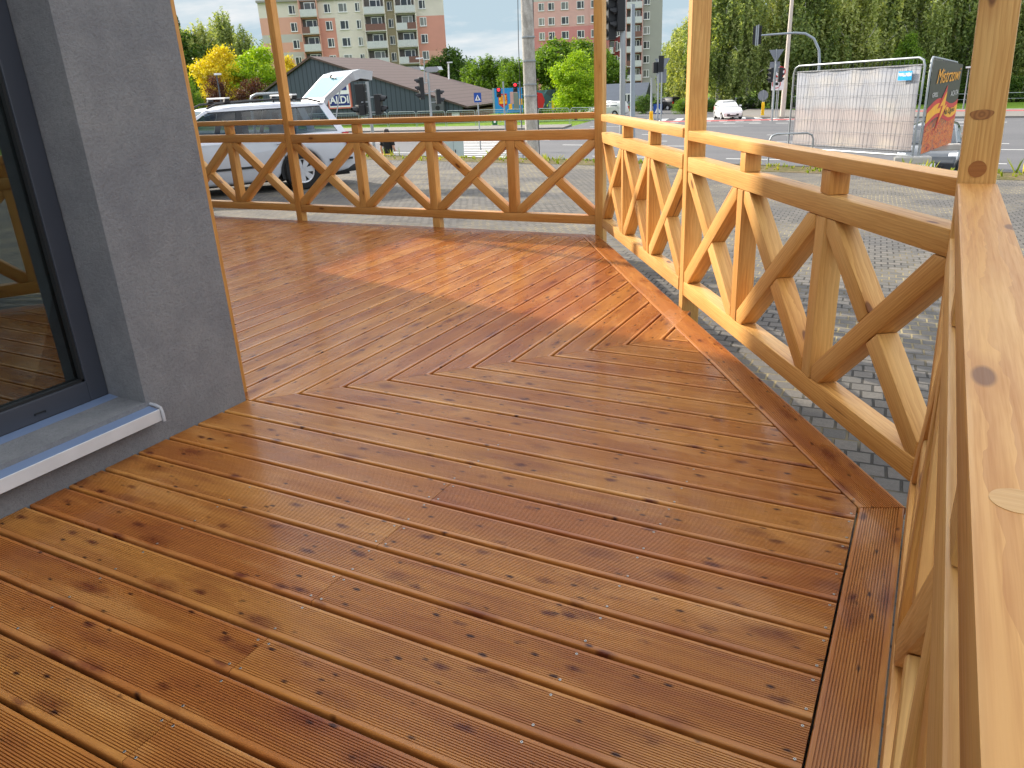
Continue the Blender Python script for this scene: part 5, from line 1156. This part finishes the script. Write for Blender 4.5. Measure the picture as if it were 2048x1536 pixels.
t = NT('banner_print'); oc = t.coord(); sx = t.n('SeparateXYZ'); t.set(sx.inputs[0], oc); n1 = t.noise(t.mapping(oc, (3.4, 1, 9)), 1., 4, .7, 1.2); fl = t.ramp(n1, (.3, rgb(52, 30, 26)), (.43, rgb(196, 60, 30)), (.53, rgb(232, 140, 50)), (.60, rgb(150, 60, 50)), (.72, rgb(196, 160, 150)))
hz = t.math('ADD', sx.outputs[2], t.math('MULTIPLY', t.math('SUBTRACT', n1, .5), .5)); c = t.mix(t.ramp(hz, (.62, 1.), (.80, 0.)), rgb(52, 46, 42), fl); t.bsdf(Base_Color=c, Roughness=.5); BPR = t.m
rz2 = math.atan2((fc-fb).y, (fc-fb).x); b2 = empty('banner', root2.location.copy(), rz2, label='dark printed banner with orange lettering, red and yellow ribbon and flames', cat='banner')
m = MB(); m.quad((.06, -.03, .16), (L2-.04, -.03, Z2(L2, .16)), (L2-.04, -.03, Z2(L2, 1.93)), (.06, -.03, 1.93)); m.build('sheet', BPR, b2, fix=False)
BR = plain('banner_red', rgb(206, 34, 40), .5); BY = plain('banner_yellow', rgb(248, 176, 28), .5); BO = plain('banner_orange', rgb(250, 170, 30), .5); BW = plain('banner_white', rgb(214, 212, 210), .5)
def band(z0, z1, mat, off, amp=.10):
    m = MB(); N = 16; A_ = []; B_ = []
    for i in range(N+1): x = .07+(L2-.13)*i/N; w_ = amp*math.sin(i/N*6.3-.4)-.05+.14*i/N; A_.append(m.vert((x, off, Z2(x, z0+w_)))); B_.append(m.vert((x, off, Z2(x, z1+w_))))
    for i in range(N): m.face((A_[i], A_[i+1], B_[i+1], B_[i]))
    m.build('ribbon', mat, b2, fix=False)
band(.74, 1.12, BR, -.034); band(.82, 1.02, BY, -.037)
m = MB(); xs = L2
m.face([m.vert((x*xs, -.041, z)) for x, z in ((.54, 1.42), (.30, .96), (.42, .98), (.30, .50), (.66, 1.02), (.52, 1.0))]); m.build('lightning_bolt', BR, b2, fix=False)
m = MB(); m.face([m.vert((x*xs, -.044, z)) for x, z in ((.54, 1.28), (.36, .99), (.46, 1.0), (.37, .66), (.60, 1.0), (.52, .97))]); m.build('lightning_bolt', BY, b2, fix=False)
Fb = lambda x, z: frame((x*L2, -.046, Z2(x*L2, z)), (1, 0, 0), ZUP, (0, -1, 0))
text_mesh('Mistrzowi', .40, BO, b2, Fb(.52, 1.66), extrude=.001, shear=.3, sx=L2*.46); text_mesh('ACATA', .16, BW, b2, Fb(.80, 1.30), extrude=.001, sx=L2*.5); text_mesh('GRILL', .13, BW, b2, Fb(.17, 1.28), extrude=.001, sx=L2*.5); text_mesh('Na Ogniu', .17, SBLK, b2, Fb(.70, .93), extrude=.001, shear=.3, sx=L2*.55)
for k, (pp, nm) in enumerate(((fb, 'concrete fence foot block between the two banner panels'), (fc, 'concrete fence foot block at the far end of the black banner'), (fa, 'concrete fence foot block at the left end of the pale banner'))):
    o = empty('concrete_block', pp, .2, label=nm, cat='concrete block'); m = MB(); m.bx(-.34, .34, -.12, .12, -.02, .13); m.build('body', KERB, o, bevel=.03)
# billboards
t = NT('billboard_print'); oc = t.coord(); vo = t.n('TexVoronoi', Scale=1.6); t.set(vo.inputs['Vector'], t.mapping(oc, (1, 1, .8))); t.bsdf(Base_Color=t.ramp(t.n('SeparateColor', Color=vo.outputs['Color']).outputs[0], (.2, rgb(36, 48, 58)), (.5, rgb(70, 110, 120)), (.7, rgb(150, 170, 180)), (.9, rgb(30, 40, 46))), Roughness=.4); BBP = t.m
def billboard(label, ul, ur, vt, vb, d, mat):
    pl = atd(ul, vt, d); pr_ = atd(ur, vt, d); b = Vector(((pl.x+pr_.x)/2, (pl.y+pr_.y)/2, 0)); b.z = roadz(b.x, b.y); u = (ul+ur)/2; z1, z0 = zof(u, vt, d)-b.z, zof(u, vb, d)-b.z; w_ = (ur-ul)*d/FPX
    r_ = empty('billboard', b, toward(b), label=label, cat='billboard'); m = MB(); m.bx(-w_/2, w_/2, -.06, .06, z0, z1); m.build('panel', mat, r_); m = MB(); m.bx(-w_*.35, -w_*.35+.12, .07, .19, -.2, z1*.9); m.bx(w_*.35, w_*.35+.12, .07, .19, -.2, z1*.9); m.build('leg', GAL, r_); m = MB(); m.bx(-w_/2-.18, -w_/2, -.1, .08, z0, z1+.05); m.build('edge_frame', GAL, r_); return r_, w_, z0, z1
BBL = plain('billboard_blue', rgb(30, 134, 206), .4, 0, .05)
r_, w_, z0, z1 = billboard('bright blue billboard with a red arrow and price panels', 988, 1044, 176, 226, 74, BBL)
hh = z1-z0
m = MB(); m.prism([(-w_*.36, z1-hh*.22), (-w_*.05, z1-hh*.22), (-w_*.05, z0+hh*.36), (-w_*.2, z0+hh*.2), (-w_*.36, z0+hh*.36)], -.075, -.062, 'y'); m.build('arrow', SREDF, r_)
m = MB(); m.bx(-w_*.34, -w_*.07, -.09, -.076, z1-hh*.62, z1-hh*.28); m.build('price_panel', BY, r_); text_mesh('CENA', .62, SREDF, r_, frame((-w_*.2, -.095, z1-hh*.44), (1, 0, 0), ZUP, (0, -1, 0)), sx=.55)
m = MB(); m.bx(w_*.06, w_*.32, -.075, -.062, z0+hh*.35, z1-hh*.16); m.build('picture_panel', plain('picture_pink', rgb(196, 150, 152), .5), r_); m = MB(); m.bx(w_*.18, w_*.36, -.085, -.076, z0+hh*.1, z1-hh*.2); m.build('picture_panel', plain('picture_grey', rgb(120, 124, 122), .5), r_); m = MB(); m.bx(.0, w_*.12, -.085, -.076, z0+hh*.12, z0+hh*.36); m.build('price_panel', BY, r_); m = MB(); m.bx(w_*.38, w_*.49, -.085, -.076, z0+hh*.3, z0+hh*.55); m.build('price_panel', BY, r_)
r_, w_, z0, z1 = billboard('dark billboard with a red shape, right of the concrete pole', 1066, 1110, 180, 218, 76, BBP); m = MB(); m.prism([(-w_*.5, z0+.1), (-.15, z0+.1), (.05, z0+(z1-z0)*.45), (-.2, z1-.3), (-w_*.5, z1-.1)], -.075, -.062, 'y'); m.build('red_shape', SREDF, r_)
m = MB(); m.bx(w_*.33, w_*.47, -.075, -.062, z0-.1, z0+.75); m.build('price_panel', BY, r_)
# green bin, cabinet, yellow house, person
b = gp(990, 253.5); r_ = empty('litter_bin', b, toward(b), label='green litter bin with a white round sticker on the grass edge', cat='bin'); m = MB(); m.prism([(-.2, .15), (.2, .15), (.25, .55), (-.25, .55)], -.2, .2, 'y'); m.build('body', plain('bin_green', rgb(24, 110, 44), .5), r_, bevel=.03); m = MB(); m.bx(-.28, .28, -.23, .23, .555, .66); m.build('lid', plain('bin_lid', rgb(30, 36, 34), .5), r_, bevel=.03); m = MB(); m.bx(-.3, .3, -.2, .2, -.05, .148); m.build('plinth', KERB, r_); m = MB(); m.disc((0, -.2, .4), (0, -1, 0), .1, 16, .03); m.build('sticker', SWH, r_)
b = at_ground(899, 30); r_ = empty('utility_cabinet', b, toward(b, R(8)), label='pale grey-green utility cabinet left of the zebra crossing', cat='cabinet'); h_ = zof(899, 279, 30)-b.z; CAB = plain('cabinet_grey_green', rgb(176, 190, 184), .6, 0, .05, 1.)
m = MB(); m.bx(-.41, .41, -.18, .18, .12, h_); m.build('body', CAB, r_, bevel=.01); m = MB(); m.bx(-.43, .43, -.2, .2, h_+.003, h_+.06); m.build('roof', CAB, r_, bevel=.01); m = MB(); m.bx(-.44, .44, -.2, .2, -.2, .118); m.build('plinth', KERB, r_); m = MB(); m.bx(-.004, .004, -.184, -.179, .18, h_-.06); m.bx(.05, .08, -.2, -.179, h_*.5, h_*.62); m.build('door_seam', BLKH, r_)
b = at_ground(1232, 92); r_ = empty('yellow_house', b, toward(b, R(-12)), label='small yellow house with a steep dark grey roof below the pink flats', cat='house'); ze_ = zof(1232, 205, 92)-b.z; zr_ = zof(1232, 168, 92)-b.z
m = MB(); m.bx(-3.6, 3.0, 0, 7, -.3, ze_); m.build('wall', plain('yellow_plaster', rgb(220, 190, 120), .9), r_); m = MB(); m.prism([(-.6, ze_-.25), (3.5, zr_), (7.6, ze_-.25)], -4., 3.4, 'x'); m.build('roof', plain('slate_roof', rgb(82, 90, 102), .8, 0, .1, 2.), r_)
for x in (-2.4, 1.2): wo = put_window(r_, 1.2, 1.3, x, -.005, 1.3)
def person():
    b = at_ground(766, 24.6); r_ = empty('person', b, toward(b, R(150)), label='person in a black top and yellow skirt carrying a yellow bag at the verge', cat='person')
    J = {'pel': (0, 0, .92), 'sp': (0, .0, 1.15), 'ch': (0, .01, 1.34), 'nk': (0, .0, 1.47), 'hd': (0, -.015, 1.56), 'ht': (0, -.005, 1.68),
         'sl': (-.16, 0, 1.40), 'el': (-.23, .02, 1.13), 'wl': (-.16, -.16, 1.02), 'hl': (-.13, -.22, 1.02), 'sr': (.16, 0, 1.40), 'er': (.24, .03, 1.14), 'wr': (.25, -.05, .90), 'hr': (.25, -.07, .82),
         'tl': (-.09, 0, .86), 'kl': (-.10, -.05, .48), 'al': (-.10, .02, .09), 'fl': (-.10, -.12, .04), 'tr': (.09, 0, .86), 'kr': (.11, .0, .48), 'ar': (.12, .12, .11), 'fr': (.12, .0, .04)}
    E = [('pel', 'sp'), ('sp', 'ch'), ('ch', 'nk'), ('nk', 'hd'), ('hd', 'ht'), ('ch', 'sl'), ('sl', 'el'), ('el', 'wl'), ('wl', 'hl'), ('ch', 'sr'), ('sr', 'er'), ('er', 'wr'), ('wr', 'hr'), ('pel', 'tl'), ('tl', 'kl'), ('kl', 'al'), ('al', 'fl'), ('pel', 'tr'), ('tr', 'kr'), ('kr', 'ar'), ('ar', 'fr')]
    Rr = dict(pel=(.15, .11), sp=(.125, .095), ch=(.15, .10), nk=(.055, .055), hd=(.085, .095), ht=(.06, .07), sl=(.06, .06), sr=(.06, .06), el=(.042, .042), er=(.042, .042), wl=(.03, .03), wr=(.03, .03), hl=(.032, .02), hr=(.032, .02), tl=(.085, .085), tr=(.085, .085), kl=(.055, .055), kr=(.055, .055), al=(.036, .036), ar=(.036, .036), fl=(.035, .025), fr=(.035, .025))
    ks = list(J); fing = []
    vs = [J[k] for k in ks]; es = [(ks.index(a), ks.index(c)) for a, c in E]; rad = [Rr[k] for k in ks]
    for hnd in ('hl', 'hr'):
        h = Vector(J[hnd]); w = Vector(J['w'+hnd[1]]); d = (h-w).normalized(); s_ = d.cross(Vector((0, 0, 1))) if abs(d.z) < .8 else Vector((0, 1, 0)); s_.normalize()
        for q, ln in ((-.03, .06), (-.01, .075), (.01, .07), (.03, .055)):
            i0 = len(vs); vs.append(tuple(h+d*.03+s_*q)); vs.append(tuple(h+d*(.03+ln*.6)+s_*q)); vs.append(tuple(h+d*(.03+ln*.8)+s_*q+Vector((0, 0, -.02)))); rad += [(.010, .010), (.009, .009), (.007, .007)]; es += [(ks.index(hnd), i0), (i0, i0+1), (i0+1, i0+2)]
        i0 = len(vs); vs.append(tuple(h+s_*.04)); vs.append(tuple(h+s_*.055+d*.04)); rad += [(.011, .011), (.008, .008)]; es += [(ks.index(hnd), i0), (i0, i0+1)]
    me = bpy.data.meshes.new('body'); me.from_pydata(vs, es, []); o = bpy.data.objects.new('body', me); COL.objects.link(o)
    o.modifiers.new('s', 'SKIN'); 
    for i, rr_ in enumerate(rad): me.skin_vertices[0].data[i].radius = rr_
    me.skin_vertices[0].data[0].use_root = True
    sb = o.modifiers.new('u', 'SUBSURF'); sb.levels = 2; sb.render_levels = 2
    dg = bpy.context.evaluated_depsgraph_get(); me2 = bpy.data.meshes.new_from_object(o.evaluated_get(dg)); bpy.data.objects.remove(o); me2.polygons.foreach_set('use_smooth', [True]*len(me2.polygons))
    SKIN = plain('skin', rgb(214, 164, 138), .55, 0, .04); me2.materials.clear(); me2.materials.append(SKIN); o = bpy.data.objects.new('body', me2); COL.objects.link(o); o.parent = r_
    def shell(name, z, mat):
        m = MB(); n = 20; rg = [[m.vert((q*math.cos(2*math.pi*j/n), q2*math.sin(2*math.pi*j/n), zz)) for j in range(n)] for zz, q, q2 in z]
        for a, c in zip(rg, rg[1:]):
            for j in range(n): m.face((a[j], a[(j+1) % n], c[(j+1) % n], c[j]))
        m.build(name, mat, r_, True)
    shell('top', [(.93, .175, .14), (1.0, .165, .13), (1.15, .155, .125), (1.3, .185, .135), (1.40, .17, .12), (1.46, .075, .075)], plain('black_cloth', rgb(22, 22, 24), .9)); shell('skirt', [(.40, .30, .26), (.6, .25, .21), (.85, .20, .165), (.95, .17, .14)], plain('yellow_cloth', rgb(226, 192, 84), .9))
    shell('hair', [(1.46, .115, .10), (1.55, .105, .105), (1.64, .10, .10), (1.70, .075, .075), (1.725, .01, .01)], plain('dark_hair', rgb(40, 30, 26), .6))
    for s_ in (1, -1):
        m = MB(); m.tube([(s_*.15, 0, 1.41), (s_*.20, .01, 1.27), (s_*.22, .02, 1.2)], [.075, .066, .062], 12); m.build('sleeve', plain('black_cloth', rgb(22, 22, 24), .9), r_, True)
    bg_ = empty('shopping_bag', b + Vector((0, 0, 0)), toward(b, R(150)), label='yellow-orange bag held at the side of the person in black', cat='bag'); m = MB(); m.prism([(.16, .42), (.42, .42), (.39, .80), (.19, .80)], -.13, -.01, 'y'); m.build('pouch', plain('bag_yellow', rgb(232, 170, 40), .7), bg_, bevel=.02); m = MB(); m.tube([(.22, -.07, .80), (.24, -.07, .9), (.27, -.07, .93), (.33, -.07, .9), (.35, -.07, .80)], .010, 6); m.build('strap', plain('bag_strap', rgb(150, 104, 30), .7), bg_)
person()
